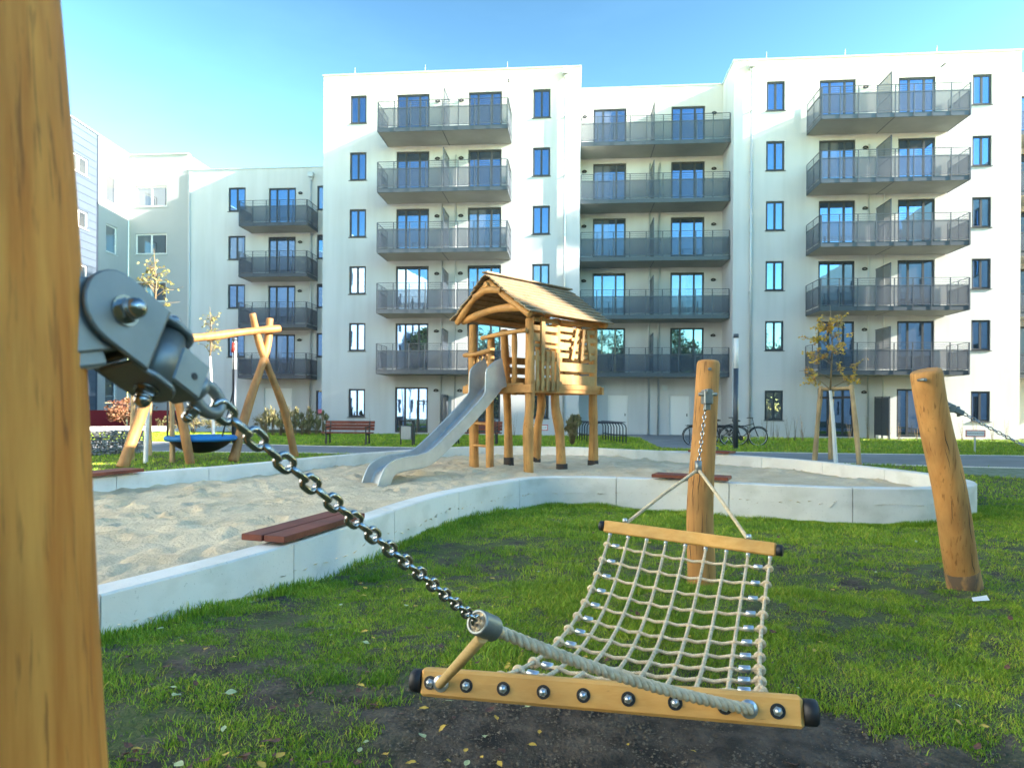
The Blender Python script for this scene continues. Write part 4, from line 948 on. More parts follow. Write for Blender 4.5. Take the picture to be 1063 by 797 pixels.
# suspension at the rear
RA = dep(725, 483, 5.16); RB = dep(733, 418, 5.24)
chain(ham, RA, RB, .040, .030, .0042)
for x in (650, 779):
    h_ = onbeam(Bl, Br, x)+bup*.045; strand_rope('suspension_rope', [RA-Vector((0, 0, .03)), RA.lerp(h_, .5)-Vector((0, 0, .01)), h_-bup*.01], .0125, 'rope', ham, .05, 3, 6)
    m = MB(); m.tube([h_-bup*.0, h_+bup*.03], [.019, .016], 14); m.build('eyelet', M_['alu'], bb)
m = MB(); m.tube([RA-Vector((0, 0, .06)), RA+Vector((0, 0, .035))], [.026, .026], 16); m.build('clamp_sleeve', M_['galv'], ham)
m = MB(); c = dep(734, 412, 5.22); m.box((-.035, -.05, -.055), (.035, .05, .055), Matrix.Translation(c), .008); m.cyl(c+Vector((-.07, -.02, .02)), c+Vector((.07, -.02, .02)), .014, 10); m.cyl(c+Vector((0, -.07, .045)), c+Vector((0, .03, .045)), .018, 10)
m.box((-.022, -.025, -.10), (.022, .02, -.05), Matrix.Translation(c), .005); m.build('swivel_bracket', M_['galv'], ham)
m = MB(); c = dep(737, 383, 5.32); m.cyl(c+Vector((0, -.01, 0)), c+Vector((0, .05, 0)), .012, 8); m.build('screw', M_['galv'], midpost)
m = MB(); c = dep(960, 394, 4.94); m.cyl(c+Vector((0, -.01, 0)), c+Vector((0, .08, 0)), .012, 8); m.build('screw', M_['galv'], rightpost)
# swivel bracket close to the camera on the left post
SB = 1.10; PA = dep(86, 309, .67); PB = dep(232, 424, .83); ax = (PB-PA).normalized(); LN = (PB-PA).length
vw = ((PA+PB)/2-Vector((0, 0, EYE))).normalized()
bb_ = ax.cross(vw).normalized()
if bb_.z < 0: bb_ = -bb_                      # across the arm, up to the right in the picture
tw = R(38); n0 = ax.cross(bb_); n0 = n0 if n0.dot(vw) < 0 else -n0     # towards the camera
n1 = (n0*math.cos(tw)+bb_*math.sin(tw)).normalized(); b1 = n1.cross(ax); b1 = b1 if b1.z > 0 else -b1   # plate normal and its width direction
def BP(a, b_, c): return PA+(ax*a+b1*b_+n1*c)*SB
C0 = BP(.178, 0, -.004)
BM = Matrix.Translation(PA) @ Matrix((ax, b1, n1)).transposed().to_4x4() @ Matrix.Scale(SB, 4)
def prism(mb, outline, h0, h1, bev=.0015, toM=BM):
    n_ = len(outline); cx_ = sum(p[0] for p in outline)/n_; cy_ = sum(p[1] for p in outline)/n_
    def ringv(h_, s):
        return [(p[0]+(cx_-p[0])*s, p[1]+(cy_-p[1])*s, h_) for p in outline]
    k = bev/.03; vs = ringv(h0, k)+ringv(h0+bev, 0)+ringv(h1-bev, 0)+ringv(h1, k); F = [tuple(range(n_))[::-1], tuple(3*n_+i for i in range(n_))]
    for l_ in range(3):
        for i in range(n_): F.append((l_*n_+i, l_*n_+(i+1) % n_, (l_+1)*n_+(i+1) % n_, (l_+1)*n_+i))
    mb.add(vs, F, False, toM)
Wd = .036
def arc(cx_, cy_, r, a0, a1, n_=12): return [(cx_+r*math.cos(R(a0+(a1-a0)*i/n_)), cy_+r*math.sin(R(a0+(a1-a0)*i/n_))) for i in range(n_+1)]
out = arc(.022, 0, Wd, 90, 270)+[(.070, -Wd), (.070, Wd)]
m = MB(); prism(m, out, .0165, .0225); prism(m, out, -.0285, -.0225)
m.box((.052, -Wd+.007, -.0225), (.056, Wd-.007, .0165), BM)
m.build('swivel_fork', M_['galv'], ham)
# side ears carrying the knuckle
for s in (-1, 1):
    Me = BM @ Matrix(((1, 0, 0, 0), (0, 0, s, s*(Wd-.006)), (0, 1, 0, -.003), (0, 0, 0, 1)))
    o2 = [(.055, -.0255), (.055, .0195), (.070, .0195), (.080, .024)]+arc(.094, 0, .0245, 75, -75)+[(.080, -.0255)]
    m = MB(); prism(m, o2 if s > 0 else o2, 0, .006, toM=Me); m.build('fork_ear', M_['galv'], ham)
m = MB(); m.cyl(BP(.094, -Wd+.007, -.003), BP(.094, Wd-.007, -.003), .0205, 28); m.build('knuckle', M_['galv'], ham)
m = MB(); m.box((.102, -.0215, -.020), (.142, .0215, .0145), BM, .0025); kb = m.build('swivel_block', M_['galv'], ham)
m = MB(); m.cyl(BP(.126, -.002, .0145), BP(.126, -.002, .0152), .0042, 14); m.build('pin_hole', M_['rubber'], kb)
def acorn(c, d, r=.0118):
    c = Vector(c); d = Vector(d).normalized(); m = MB(); m.cyl(c, c+d*.002, r*1.35, 20); m.cyl(c+d*.002, c+d*.009, r*1.08, 6, smooth=False); m.tube([c+d*.009, c+d*.013], [r*.93, r*.93], 18); m.dome_(c+d*.013, d, r*.93, r*.95, 18, 7); m.build('acorn_nut', M_['chrome'], ham)
acorn(BP(.026, 0, .0227), n1); acorn(BP(.026, 0, -.0287), -n1)
acorn(BP(.094, Wd+.0005, -.003), b1, .0095); acorn(BP(.094, -Wd-.0005, -.003), -b1, .0095)
# eye plate fixed to the post, between the fork cheeks; its own axis runs level into the post
pv = BP(.026, 0, 0); tp = Vector((-.40, .62, pv.z-.005))-pv; ex = (tp-n1*tp.dot(n1)).normalized(); ey = n1.cross(ex)
EM = Matrix.Translation(pv) @ Matrix((ex, ey, n1)).transposed().to_4x4() @ Matrix.Scale(SB, 4)
m = MB(); prism(m, arc(0, 0, .031, -90, 90)[::-1]+[], 0, 0.0001) if False else None
m = MB(); prism(m, arc(0, 0, .033, 90, 270)+[(.06, -.033), (.06, .033)], -.0215, .0155, toM=EM); m.build('eye_plate', M_['galv'], ham)
m = MB(); prism(m, [(.024, -.046), (.06, -.046), (.06, .046), (.024, .046)], -.036, .012, toM=EM); m.build('post_plate', M_['galv'], ham)
chain(ham, C0, C1, .044, .029, .0050)
# shackle
SH0 = BP(.142, 0, -.002); u_ = (C0-SH0); SHd = ax
m = MB(); m.tube([BP(.140, 0, -.002), BP(.147, 0, -.002), BP(.152, 0, -.002)], [.017, .018, .014], 16); m.build('shackle_neck', M_['galv'], ham)
m = MB(); q = []
for i in range(17):
    a = -math.pi*1.0+2*math.pi*i/16; q.append(BP(.166+.020*math.cos(a), .0145*math.sin(a), -.004))
m.tube(q, .0075, 12, caps=False); m.build('shackle', M_['galv'], ham)
acorn(BP(.158, -.016, -.008), (-b1*.8-n1*.5), .0075)
# chain on the right post
c0 = dep(988, 424, 5.30); hc = thing('hanging_chain', 'steel chain stretching right from the leaning post out of the picture', 'chain', c0)
chain(hc, dep(1000, 429, 5.3), dep(1100, 480, 5.0), .040, .030, .0042, .01)
m = MB(); c = dep(984, 422, 5.3); d = (dep(1004, 431, 5.3)-c).normalized(); m.bar(c-d*.06, c+d*.05, .05, .06, bev=.006); m.cyl(c+Vector((0, -.05, 0)), c+Vector((0, .05, 0)), .016, 10); m.bar(c+d*.05, c+d*.13, .035, .04, bev=.005); m.cyl(c+d*.09+Vector((0, 0, -.04)), c+d*.09+Vector((0, 0, .04)), .012, 8); m.build('swivel_bracket', M_['galv'], hc)
# ---------------------------------------------------------------- basket swing
sw = thing('basket_swing', 'basket swing frame of crossed log legs and a log beam left of the slide', 'swing frame', (-7.3, 16.6, 0))
RT = dep(268, 352, 17.85); LT = Vector((-8.15, 15.55, RT.z+.02))
rtop = dep(262, 326, 17.6); rtop2 = dep(280, 331, 18.1)
logpost('leg', [gnd(306, 474), dep(295, 425, 18.4), dep(272, 365, 17.9), rtop], .115, .085, sw, 'dusty2')
logpost('leg', [gnd(242, 479), dep(258, 420, 17.5), dep(276, 365, 18.0), rtop2], .12, .095, sw, 'dusty2')
logpost('leg', [gnd(127, 485), dep(143, 440, 15.4), dep(163, 385, 15.55), dep(181, 330, 15.8)], .13, .095, sw, 'dusty2')
logpost('leg', [gnd(198, 482), dep(190, 440, 15.9), dep(178, 385, 15.7), dep(166, 328, 15.6)], .11, .085, sw, 'dusty2')
logpost('crossbeam', [dep(160, 352, 15.45), dep(212, 350, 16.6), dep(250, 345, 17.4), dep(290, 341, 18.1)], .105, .095, sw, 'dusty2', dome=.03)
bk = thing('nest_swing', 'round blue rimmed nest swing seat with black net bowl', 'swing seat', (-7.62, 16.75, .45))
c = Vector((-7.62, 16.75, .58)); RR = .76
m = MB(); m.tube([c+Vector((math.cos(a)*RR, math.sin(a)*RR, 0)) for a in np.linspace(0, 2*math.pi, 41)], .065, 12, caps=False, wob=.1); m.build('rim', M_['bluerope'], bk)
m = MB(); vs = []; F = []
for i in range(8):
    r = RR*(1-i/8)**.9+.02 if i else RR; z = -.36*(1-(1-i/7.5)**2)
    for k in range(32): vs.append(c+Vector((math.cos(k/32*6.2832)*r, math.sin(k/32*6.2832)*r, z)))
for i in range(7):
    for k in range(32): F.append((i*32+k, i*32+(k+1) % 32, (i+1)*32+(k+1) % 32, (i+1)*32+k))
m.add(vs, F, True); m.build('bowl', M_['rubber'], bk)
m = MB()
for hx, hy, sgn in ((dep(243, 348, 17.25).x, 17.25, 1), (dep(186, 350, 16.1).x, 16.1, -1)):
    hp = Vector((hx, hy, RT.z-.12)); mid = Vector((c.x+.62*sgn, c.y+.4*sgn, 1.75)); m.tube([hp, mid], .018, 6)
    for a in (-.5, .7): e = c+Vector((math.cos(a+(0 if sgn > 0 else math.pi))*RR, math.sin(a+(0 if sgn > 0 else math.pi))*RR, .03)); m.tube([mid, e], .02, 6)
    m.build('suspension_rope', M_['blackmetal'], bk); m = MB()
m = MB(); hp = Vector((dep(243, 348, 17.25).x, 17.25, RT.z-.15)); m.tube([hp, hp-Vector((.03, 0, .25))], .05, 8); m.build('red_hook', mat('red plastic', (.35, .03, .02), .5), bk)
# ---------------------------------------------------------------- gabion
gb = thing('gabion_wall', 'low grey stone gabion in wire mesh beside the basket swing', 'gabion', (-11, 19, 0)); m = MB(); rr = random.Random(3)
ga = Vector((-11.9, 17.3, 0)); ge = Vector((-10.6, 19.6, 0)); gd = (ge-ga).normalized(); gs = Vector((gd.y, -gd.x, 0))
for i in range(26):
    for k in range(9):
        for j in range(3):
            cpt = ga+gd*(i*.105+rr.uniform(-.03, .03))+gs*(.05-j*.12)+Vector((0, 0, .04+k*.075+rr.uniform(-.02, .02))); r = rr.uniform(.045, .07)
            vs = [cpt+Vector((rr.uniform(.7, 1.1)*r*a, rr.uniform(.7, 1.1)*r*b_, rr.uniform(.6, 1)*r*c_)) for a, b_, c_ in ((1, 0, 0), (-1, 0, 0), (0, 1, 0), (0, -1, 0), (0, 0, 1), (0, 0, -1))]
            m.add(vs, [(0, 2, 4), (2, 1, 4), (1, 3, 4), (3, 0, 4), (2, 0, 5), (1, 2, 5), (3, 1, 5), (0, 3, 5)])
m.build('stones', M_['stone'], gb); m = MB()
for i in range(14): p = ga+gd*(i*.205)+gs*.13; m.bar(p, p+Vector((0, 0, .72)), .006, .006)
for z in (.0, .18, .36, .54, .72): m.bar(ga+gs*.13+Vector((0, 0, z)), ga+gd*2.67+gs*.13+Vector((0, 0, z)), .006, .006)
m.build('wire_mesh', M_['galv'], gb)
# low pale garden wall at the left, shrubs
lw = MB(); a_ = gnd(88, 449.5); b_ = gnd(240, 447.5); lw.bar((a_.x, a_.y, .14), (b_.x, b_.y, .14), .3, .36, bev=.02); o = lw.build('garden_wall', M_['plaster'], off=(a_.x, a_.y, 0)); tag(o, 'long low white kerb wall in front of the autumn shrubs at the left', 'wall')
def shrub(name, label, x, y, r, h, m_, n, size, seed, group=None, stems=10, cat='shrub', squash=None):
    t = thing(name, label, cat, (x, y, 0), group=group); rr = random.Random(seed); m = MB()
    for i in range(stems):
        a = rr.random()*6.28; q = rr.random(); e = Vector((x+math.cos(a)*r*.8*q, y+math.sin(a)*r*.8*q, h*(.6+.4*rr.random()))); m.tube([(x+math.cos(a)*.06, y+math.sin(a)*.06, -.03), Vector((x, y, 0)).lerp(e, .5)+Vector((0, 0, .08)), e], [.012, .009, .004], 4)
    m.build('stem', M_['stem'], t)
    V, F = leafcloud(n, (0, 0, 0), 1.0, size/max(r, .1), seed, 1.0, 18); V[:, 0] *= r; V[:, 1] *= r; V[:, 2] = V[:, 2]*h*.42+h*.58
    o = npmesh('foliage', V, F, M_[m_], False); o.parent = t; return t
p = gnd(122, 449.0); shrub('shrub', 'red orange autumn shrub in front of the white wing', p.x, p.y+1.2, 1.3, 2.0, 'rfoliage', 1500, .09, 5)
for i in range(7):
    x_ = -17.2+i*1.15; shrub('shrub', 'pale dry shrub behind the low white kerb wall', x_, 34.2+.25*math.sin(i*2), .62, .9+.25*math.sin(i*1.7), 'dry', 700, .05, 40+i, 'dry shrubs behind the kerb wall', 14)
for i in range(9):
    q = gnd(276+i*7.5, 452.5); shrub('hedge_plant', 'thin dry upright hedge plant before the lower white block', q.x, q.y, .24, 1.35+.15*math.sin(i*2.3), 'dry', 260, .045, 60+i, 'dry hedge plants left of the benches', 12)
p = gnd(594, 461.5); shrub('grass_clump', 'rounded olive clump of ornamental grass between the playhouse and the bike rack', p.x, p.y, .42, 1.15, 'dry', 1400, .05, 91, stems=26)
# thin young plants along the facades
def sprig(x, y, h, seed, label, group):
    t = thing('young_plant', label, 'plant', (x, y, 0), group=group); rr = random.Random(seed); m = MB(); lf = MB()
    for i in range(4):
        e = Vector((x+rr.uniform(-.16, .16), y+rr.uniform(-.1, .1), h*rr.uniform(.6, 1))); s_ = Vector((x+rr.uniform(-.05, .05), y, 0)); m.tube([s_, s_.lerp(e, .5)+Vector((rr.uniform(-.03, .03), 0, 0)), e], [.008, .006, .003], 4)
        for k in range(5):
            c_ = s_.lerp(e, .35+.65*k/4); a = rr.random()*6.28; d = Vector((math.cos(a), math.sin(a), .4))*.05; w_ = Vector((-math.sin(a), math.cos(a), 0))*.02; lf.add([c_, c_+d*.5+w_, c_+d, c_+d*.5-w_], [(0, 1, 2, 3)])
    m.build('stem', M_['stem'], t); lf.build('leaves', M_['dry'], t)
rr = random.Random(11)
for i in range(15): p = F2(10.6+i*.62+rr.uniform(-.15, .15), 32.3+rr.uniform(-.3, .3)); sprig(p[0], p[1], rr.uniform(.8, 1.25), 200+i, 'thin leafless young hedge plant at the foot of the right block', 'young hedge plants by the right block')
for i in range(6): p = F2(8.4+i*.32, 30.6+rr.uniform(-.3, .3)); sprig(p[0], p[1], rr.uniform(.7, 1.3), 240+i, 'young plant right of the parked bicycles', 'young plants right of the bicycles')
for i in range(8): p = F2(-10.5+i*1.15+rr.uniform(-.3, .3), 32.2+rr.uniform(-.5, .3)); sprig(p[0], p[1], rr.uniform(.7, 1.2), 260+i, 'thin young plant behind the park benches', 'young plants behind the benches')
# ---------------------------------------------------------------- young staked trees
def staked(x, y, stakes, nl, trunk, label, crown, seed, cross=True, mt='yfoliage'):
    t = thing('young_tree', label, 'tree', (x, y, 0)); rr = random.Random(seed)
    m = MB(); cp = [Vector(p) for p in catmull([tuple(v) for v in trunk], 5, False)]; m.tube(cp, [.055-.022*i/len(cp) for i in range(len(cp))], 10); m.build('trunk', M_['whitepaint'], t)
    top = trunk[-1]; tw = MB(); lf = MB(); cx_, cz0, cz1, rad = crown
    ld = MB(); ldr = top; ld_pts = [top, Vector((top.x+.05, top.y, (top.z+cz1)/2)), Vector((top.x-.02, top.y, cz1))]; tw.tube(ld_pts, [.028, .016, .006], 6)
    for i in range(16):
        a = rr.random()*6.28; f = rr.random()**.8; s_ = Vector((top.x, top.y, top.z-.1)).lerp(Vector((top.x, top.y, cz1)), f*.7); l_ = rad*(1.1-.75*f)*rr.uniform(.6, 1.05)
        e = s_+Vector((math.cos(a)*l_, math.sin(a)*l_, rr.uniform(.0, .6)*l_+.1)); md = s_.lerp(e, .5)+Vector((0, 0, .10)); tw.tube([s_, md, e], [.013, .009, .004], 5)
        for j in range(5):
            g = rr.uniform(.35, 1); b0 = s_.lerp(e, g)+Vector((0, 0, .06*math.sin(g*3))); e2 = b0+Vector((rr.uniform(-1, 1), rr.uniform(-1, 1), rr.uniform(-.4, .8)))*.28; tw.tube([b0, e2], [.005, .003], 4)
            for k in range(nl):
                c_ = b0.lerp(e2, rr.uniform(.2, 1.15))+Vector((rr.uniform(-1, 1), rr.uniform(-1, 1), rr.uniform(-1, 1)))*.05; u = Vector((rr.uniform(-1, 1), rr.uniform(-1, 1), rr.uniform(-1, 1))).normalized()*.044; v = u.orthogonal().normalized()*.026; lf.add([c_-u, c_+v, c_+u, c_-v], [(0, 1, 2, 3)])
    tw.build('branches', M_['stem'], t); lf.build('crown', M_[mt], t)
    return t
def stakeframe(pts, h, label, lean=.34):
    c = sum((Vector(p) for p in pts), Vector())/len(pts); t = thing('tree_stake_frame', label, 'tree stakes', c); tops = []
    for p in pts:
        p = Vector(p); tp = p.lerp(Vector((c.x, c.y, 0)), lean)+Vector((0, 0, h)); tops.append(tp); logpost('stake', [p-Vector((0, 0, .2)), p.lerp(tp, .5), tp], .062, .056, t, 'stake', 10, .01)
    n_ = len(pts)
    for i in range(n_):
        a, b_ = tops[i], tops[(i+1) % n_]; m = MB(); m.tube([a-Vector((0, 0, .07))+(a-b_).normalized()*.06, b_-Vector((0, 0, .07))+(b_-a).normalized()*.06], .045, 9); m.build('crossbar', M_['stake'], t)
    m = MB()
    for i in range(n_):
        a, b_ = tops[i]-Vector((0, 0, .30)), tops[(i+1) % n_]-Vector((0, 0, .30)); m.bar(a, b_, .012, .055, ext=.07)
    m.build('strap', M_['rubber'], t); return t
b0 = gnd(868, 480.5); staked(b0.x, b0.y, 3, 14, [Vector((b0.x, b0.y, -.1)), dep(865, 440, b0.y), dep(862, 405, b0.y)], 'young tree with sparse yellow leaves and a white painted trunk between wooden stakes', (b0.x, 2.0, 4.05, 1.15), 8)
stakeframe([gnd(845, 479), gnd(862, 477), gnd(893, 484)], 1.98, 'three wooden stakes with crossbars and black straps round the young tree on the right')
b0 = gnd(151, 480.5); staked(b0.x, b0.y, 3, 2, [Vector((b0.x, b0.y, -.1)), dep(153, 430, b0.y), dep(157, 375, b0.y), dep(160, 330, b0.y)], 'slim young tree with a white trunk behind the near metal bracket', (b0.x, 3.4, 5.1, .65), 18, mt='pfoliage')
b1_ = gnd(222, 465); staked(b1_.x, b1_.y, 3, 2, [Vector((b1_.x, b1_.y, -.1)), dep(221, 430, b1_.y), dep(219, 390, b1_.y), dep(218, 370, b1_.y)], 'slim upright young tree with a few yellow leaves above the log swing beam', (b1_.x, 2.4, 4.6, .42), 28, mt='pfoliage')
stakeframe([gnd(137, 478), gnd(179, 480), gnd(155, 473)], 1.9, 'three pale stakes round the white trunked tree beside the basket swing', .05)
# ---------------------------------------------------------------- benches, bin, lamps, rack, bikes, sign
def parkbench(p, rz):
    t = thing('park_bench', 'x', 'bench', p, rz, 'park benches on the lawn', off=(0, 0, 0)); w_ = 1.8
    for k in range(3): m = MB(); m.box((-w_/2, -.24+k*.14, .43), (w_/2, -.24+k*.14+.125, .47), bev=.006); m.build('seat_slat', M_['redwood'], t)
    for k in range(3):
        y = .22+.03*k; z = .53+k*.115; m = MB(); m.box((-w_/2, y, z), (w_/2, y+.03, z+.105), bev=.006); m.build('back_slat', M_['redwood'], t)
    for s in (-1, 1):
        x = s*.72; m = MB(); m.bar((x, -.22, 0), (x, -.18, .42), .05, .05); m.bar((x, .24, 0), (x, .16, .42), .05, .05); m.bar((x, -.26, .40), (x, .24, .40), .05, .04); m.bar((x, .19, .42), (x, .30, .86), .05, .035)
        m.bar((x, -.24, .42), (x, -.25, .64), .04, .03); m.bar((x, -.27, .65), (x, .24, .66), .06, .03); m.build('iron_frame', M_['blackmetal'], t)
    return t
p = gnd(361, 462); t = parkbench((p.x, p.y, 0), R(-4)); t['label'] = 'red brown slatted park bench left of the litter bin'
p = gnd(495, 462); t = parkbench((p.x, p.y, 0), R(-6)); t['label'] = 'red brown slatted park bench partly hidden behind the slide and playhouse'
p = gnd(422.5, 462.5); t = thing('litter_bin', 'metal litter bin with a dark hood between the two benches', 'bin', p, R(-5), off=(0, 0, 0))
m = MB(); m.box((-.19, -.16, .22), (.19, .16, .70), bev=.02); m.build('bin_body', mat('perforated bin steel', (.42, .44, .43), .5, metal=.4, col2=(.34, .36, .35), nscale=30), t)
m = MB(); m.box((-.24, -.2, .86), (.25, .2, .90), bev=.01); m.box((.21, -.17, 0), (.25, .17, .86)); m.box((-.25, -.17, .72), (-.22, .17, .86)); m.box((-.24, -.05, .0), (-.21, .05, .80)); m.build('bin_hood', M_['blackmetal'], t)
def lamp_post(p, h, label):
    t = thing('lamp_post', label, 'lamp post', p, group='slim lamp posts'); m = MB(); m.cyl(p, p+Vector((0, 0, h*.70)), .085, 16); m.cyl(p, p+Vector((0, 0, .03)), .14, 16); m.build('pole', M_['rail'], t)
    m = MB(); m.cyl(p+Vector((0, 0, h*.70)), p+Vector((0, 0, h-.14)), .075, 16); m.build('diffuser', M_['whitepaint'], t)
    m = MB(); m.cyl(p+Vector((0, 0, h-.14)), p+Vector((0, 0, h)), .09, 16); m.build('cap', M_['rail'], t)
p = gnd(763.5, 466); lamp_post(p, 3.95, 'slim grey lamp post with white tube head beside the bicycles')
p = gnd(243, 460); p = Vector((-10.25, 25.2, 0)); lamp_post(p, 3.9, 'slim lamp post behind the beam of the basket swing')
t = thing('bike_rack', 'dark steel rack of low hoops on the lawn before the ground floor doors', 'bike rack', (3.9, 27.2, 0)); m = MB()
for i in range(9):
    f = i/8; cx_ = 4.45-.5*f; cy_ = 26.6+3.0*f; m2 = MB(); q = [(cx_, cy_, 0), (cx_, cy_, .62), (cx_-.05, cy_+.02, .74), (cx_-.15, cy_+.04, .80), (cx_-1.05, cy_+.1, .80), (cx_-1.15, cy_+.1, .74), (cx_-1.2, cy_+.1, .62), (cx_-1.2, cy_+.1, 0)]
    m2.tube(q, .024, 8); m2.build('hoop', M_['anthra'], t)
m.bar((4.45, 26.6, .30), (3.95, 29.6, .30), .04, .04); m.bar((3.25, 26.7, .30), (2.75, 29.7, .30), .04, .04); m.bar((4.4, 26.6, .83), (3.9, 29.6, .83), .05, .03); m.bar((3.3, 26.7, .83), (2.8, 29.7, .83), .05, .03); m.build('rack_rail', M_['anthra'], t)
def bike(p, rz, label, col, turn=.3):
    t = thing('bicycle', label, 'bicycle', p, rz, 'parked bicycles by the lamp post', off=(0, 0, 0)); r = .34; fm = mat('bicycle paint', col, .35)
    def wheel(c, a, nm='wheel'):
        c = Vector(c); ux = Vector((math.cos(a), math.sin(a), 0)); uz = Vector((0, 0, 1)); m = MB(); m.tube([c+ux*math.cos(k)*r+uz*math.sin(k)*r for k in np.linspace(0, 2*math.pi, 33)], .021, 8, caps=False); o = m.build(nm, M_['rubber'], t)
        m = MB(); m.tube([c+ux*math.cos(k)*(r-.028)+uz*math.sin(k)*(r-.028) for k in np.linspace(0, 2*math.pi, 33)], .009, 6, caps=False)
        for k in range(18): an = k/18*2*math.pi; m.cyl(c, c+ux*math.cos(an)*(r-.03)+uz*math.sin(an)*(r-.03), .0018, 3)
        ay = ux.cross(uz); m.cyl(c-ay*.05, c+ay*.05, .02, 8); m.build('rim', M_['alu'], o)
    RWc = (-.52, 0, r); FWc = (.55, 0, r); wheel(RWc, 0); wheel(FWc, turn*0)
    bbk = Vector((-.08, 0, .29)); st = Vector((-.22, 0, .78)); hd = Vector((.38, 0, .82)); hb = Vector((.42, 0, .68)); m = MB()
    for a, b_ in ((bbk, st), (bbk, hb), (st-Vector((-.03, 0, .1)), hd), (hd+Vector((-.02, 0, .06)), hb), (st-Vector((-.02, 0, .06)), Vector(RWc)), (bbk, Vector(RWc))): m.cyl(a, b_, .017, 8)
    for s in (-1, 1): m.cyl(hb+Vector((0, s*.03, 0)), Vector(FWc)+Vector((0, s*.05, 0)), .012, 6)
    m.build('frame', fm, t)
    m = MB(); m.cyl(st, st+Vector((-.04, 0, .14)), .013, 6); m.tube([st+Vector((-.17, 0, .15)), st+Vector((-.05, 0, .165)), st+Vector((.12, 0, .15))], [.07, .06, .02], 8); m.build('saddle', M_['rubber'], t)
    m = MB(); m.cyl(hd, hd+Vector((-.04, 0, .20)), .013, 6); q = hd+Vector((-.04, 0, .20)); m.tube([q+Vector((-.14, -.27, .02)), q+Vector((-.02, -.18, .03)), q, q+Vector((-.02, .18, .03)), q+Vector((-.14, .27, .02))], .014, 7); m.build('handlebar', M_['blackmetal'], t)
    m = MB()
    for c_, a0, a1 in ((RWc, 20, 175), (FWc, 30, 150)):
        c_ = Vector(c_); m.tube([c_+Vector((math.cos(R(k)), 0, math.sin(R(k))))*(r+.045) for k in np.linspace(a0, a1, 12)], .018, 6)
    m.build('mudguard', M_['blackmetal'], t)
    m = MB(); m.box((-.78, -.07, .735), (-.38, .07, .75)); m.cyl((-.74, 0, .74), (-.52, .05, .34), .008, 5); m.build('luggage_rack', M_['blackmetal'], t)
    m = MB(); m.cyl(bbk+Vector((0, -.06, 0)), bbk+Vector((.12, -.06, -.12)), .012, 6); m.cyl(bbk+Vector((0, .06, 0)), bbk+Vector((-.12, .06, .12)), .012, 6); m.cyl(bbk-Vector((0, .03, 0)), bbk-Vector((0, .035, 0)), .09, 14); m.build('crank', M_['blackmetal'], t)
bike((9.25-.55, 25.7, 0), R(-6), 'black bicycle nearest the small window right of the lamp post', (.02, .02, .025))
bike((8.15, 26.3, 0), R(-14), 'dark bicycle directly behind the lamp post', (.03, .035, .045))
bike((7.35, 25.9, 0), R(3), 'dark blue bicycle between the hammock post and the lamp post', (.02, .03, .06))
m = MB(); t = thing('bike_rack', 'low dark rail rack behind the parked bicycles', 'bike rack', (7.7, 26.8, 0))
for x in (7.0, 7.6, 8.2, 8.8): m.tube([(x, 26.9, 0), (x, 26.9, .66), (x+.3, 26.9, .72), (x+.5, 26.9, .66), (x+.5, 26.9, 0)], .022, 8)
m.build('hoop', M_['anthra'], t); m = MB(); m.bar((6.9, 26.93, .72), (9.0, 26.93, .72), .05, .05); m.build('rack_rail', M_['anthra'], t)
def textobj(txt, size, parent, loc, rz, mt):
    cu = bpy.data.curves.new('lettering', 'FONT'); cu.body = txt; cu.size = size; cu.align_x = 'CENTER'; cu.align_y = 'CENTER'; cu.extrude = .001
    o = bpy.data.objects.new('lettering', cu); link(o); bpy.context.view_layer.update()
    me = bpy.data.meshes.new_from_object(o.evaluated_get(bpy.context.evaluated_depsgraph_get())); bpy.data.objects.remove(o); me.materials.clear(); me.materials.append(mt)
    q = bpy.data.objects.new('lettering', me); link(q, parent); q.location = loc; q.rotation_euler = (R(90), 0, rz); OFF[q.name] = Vector()
redm = mat('sign red', (.55, .02, .03), .5)
def sign(p, h, rz, label):
    t = thing('sign', label, 'sign', p, rz, off=(0, 0, 0)); m = MB(); m.box((-.02, -.018, 0), (.02, .018, h-.02)); m.build('sign_post', M_['zinc'], t)
    m = MB(); m.box((-.30, -.03, h-.10), (.30, -.019, h+.12)); b_ = m.build('sign_board', M_['whitepaint'], t)
    m = MB()
    for a in ((-.30, h+.093, .30, h+.12), (-.30, h-.10, .30, h-.073), (-.30, h-.073, -.273, h+.093), (.273, h-.073, .30, h+.093)): m.box((a[0], -.034, a[1]), (a[2], -.0305, a[3]))
    m.build('sign_border', redm, b_); textobj('FEUERWEHRZUFAHRT', .052, b_, (0, -.033, h+.01), 0, M_['blackmetal'])
p = gnd(1012, 470); sign(p, .62, R(-6), 'small white sign with a red border on a short post by the right road edge')
p = gnd(560.5, 461); sign(p, .62, R(-4), 'small white sign with a red border seen between the playhouse posts')
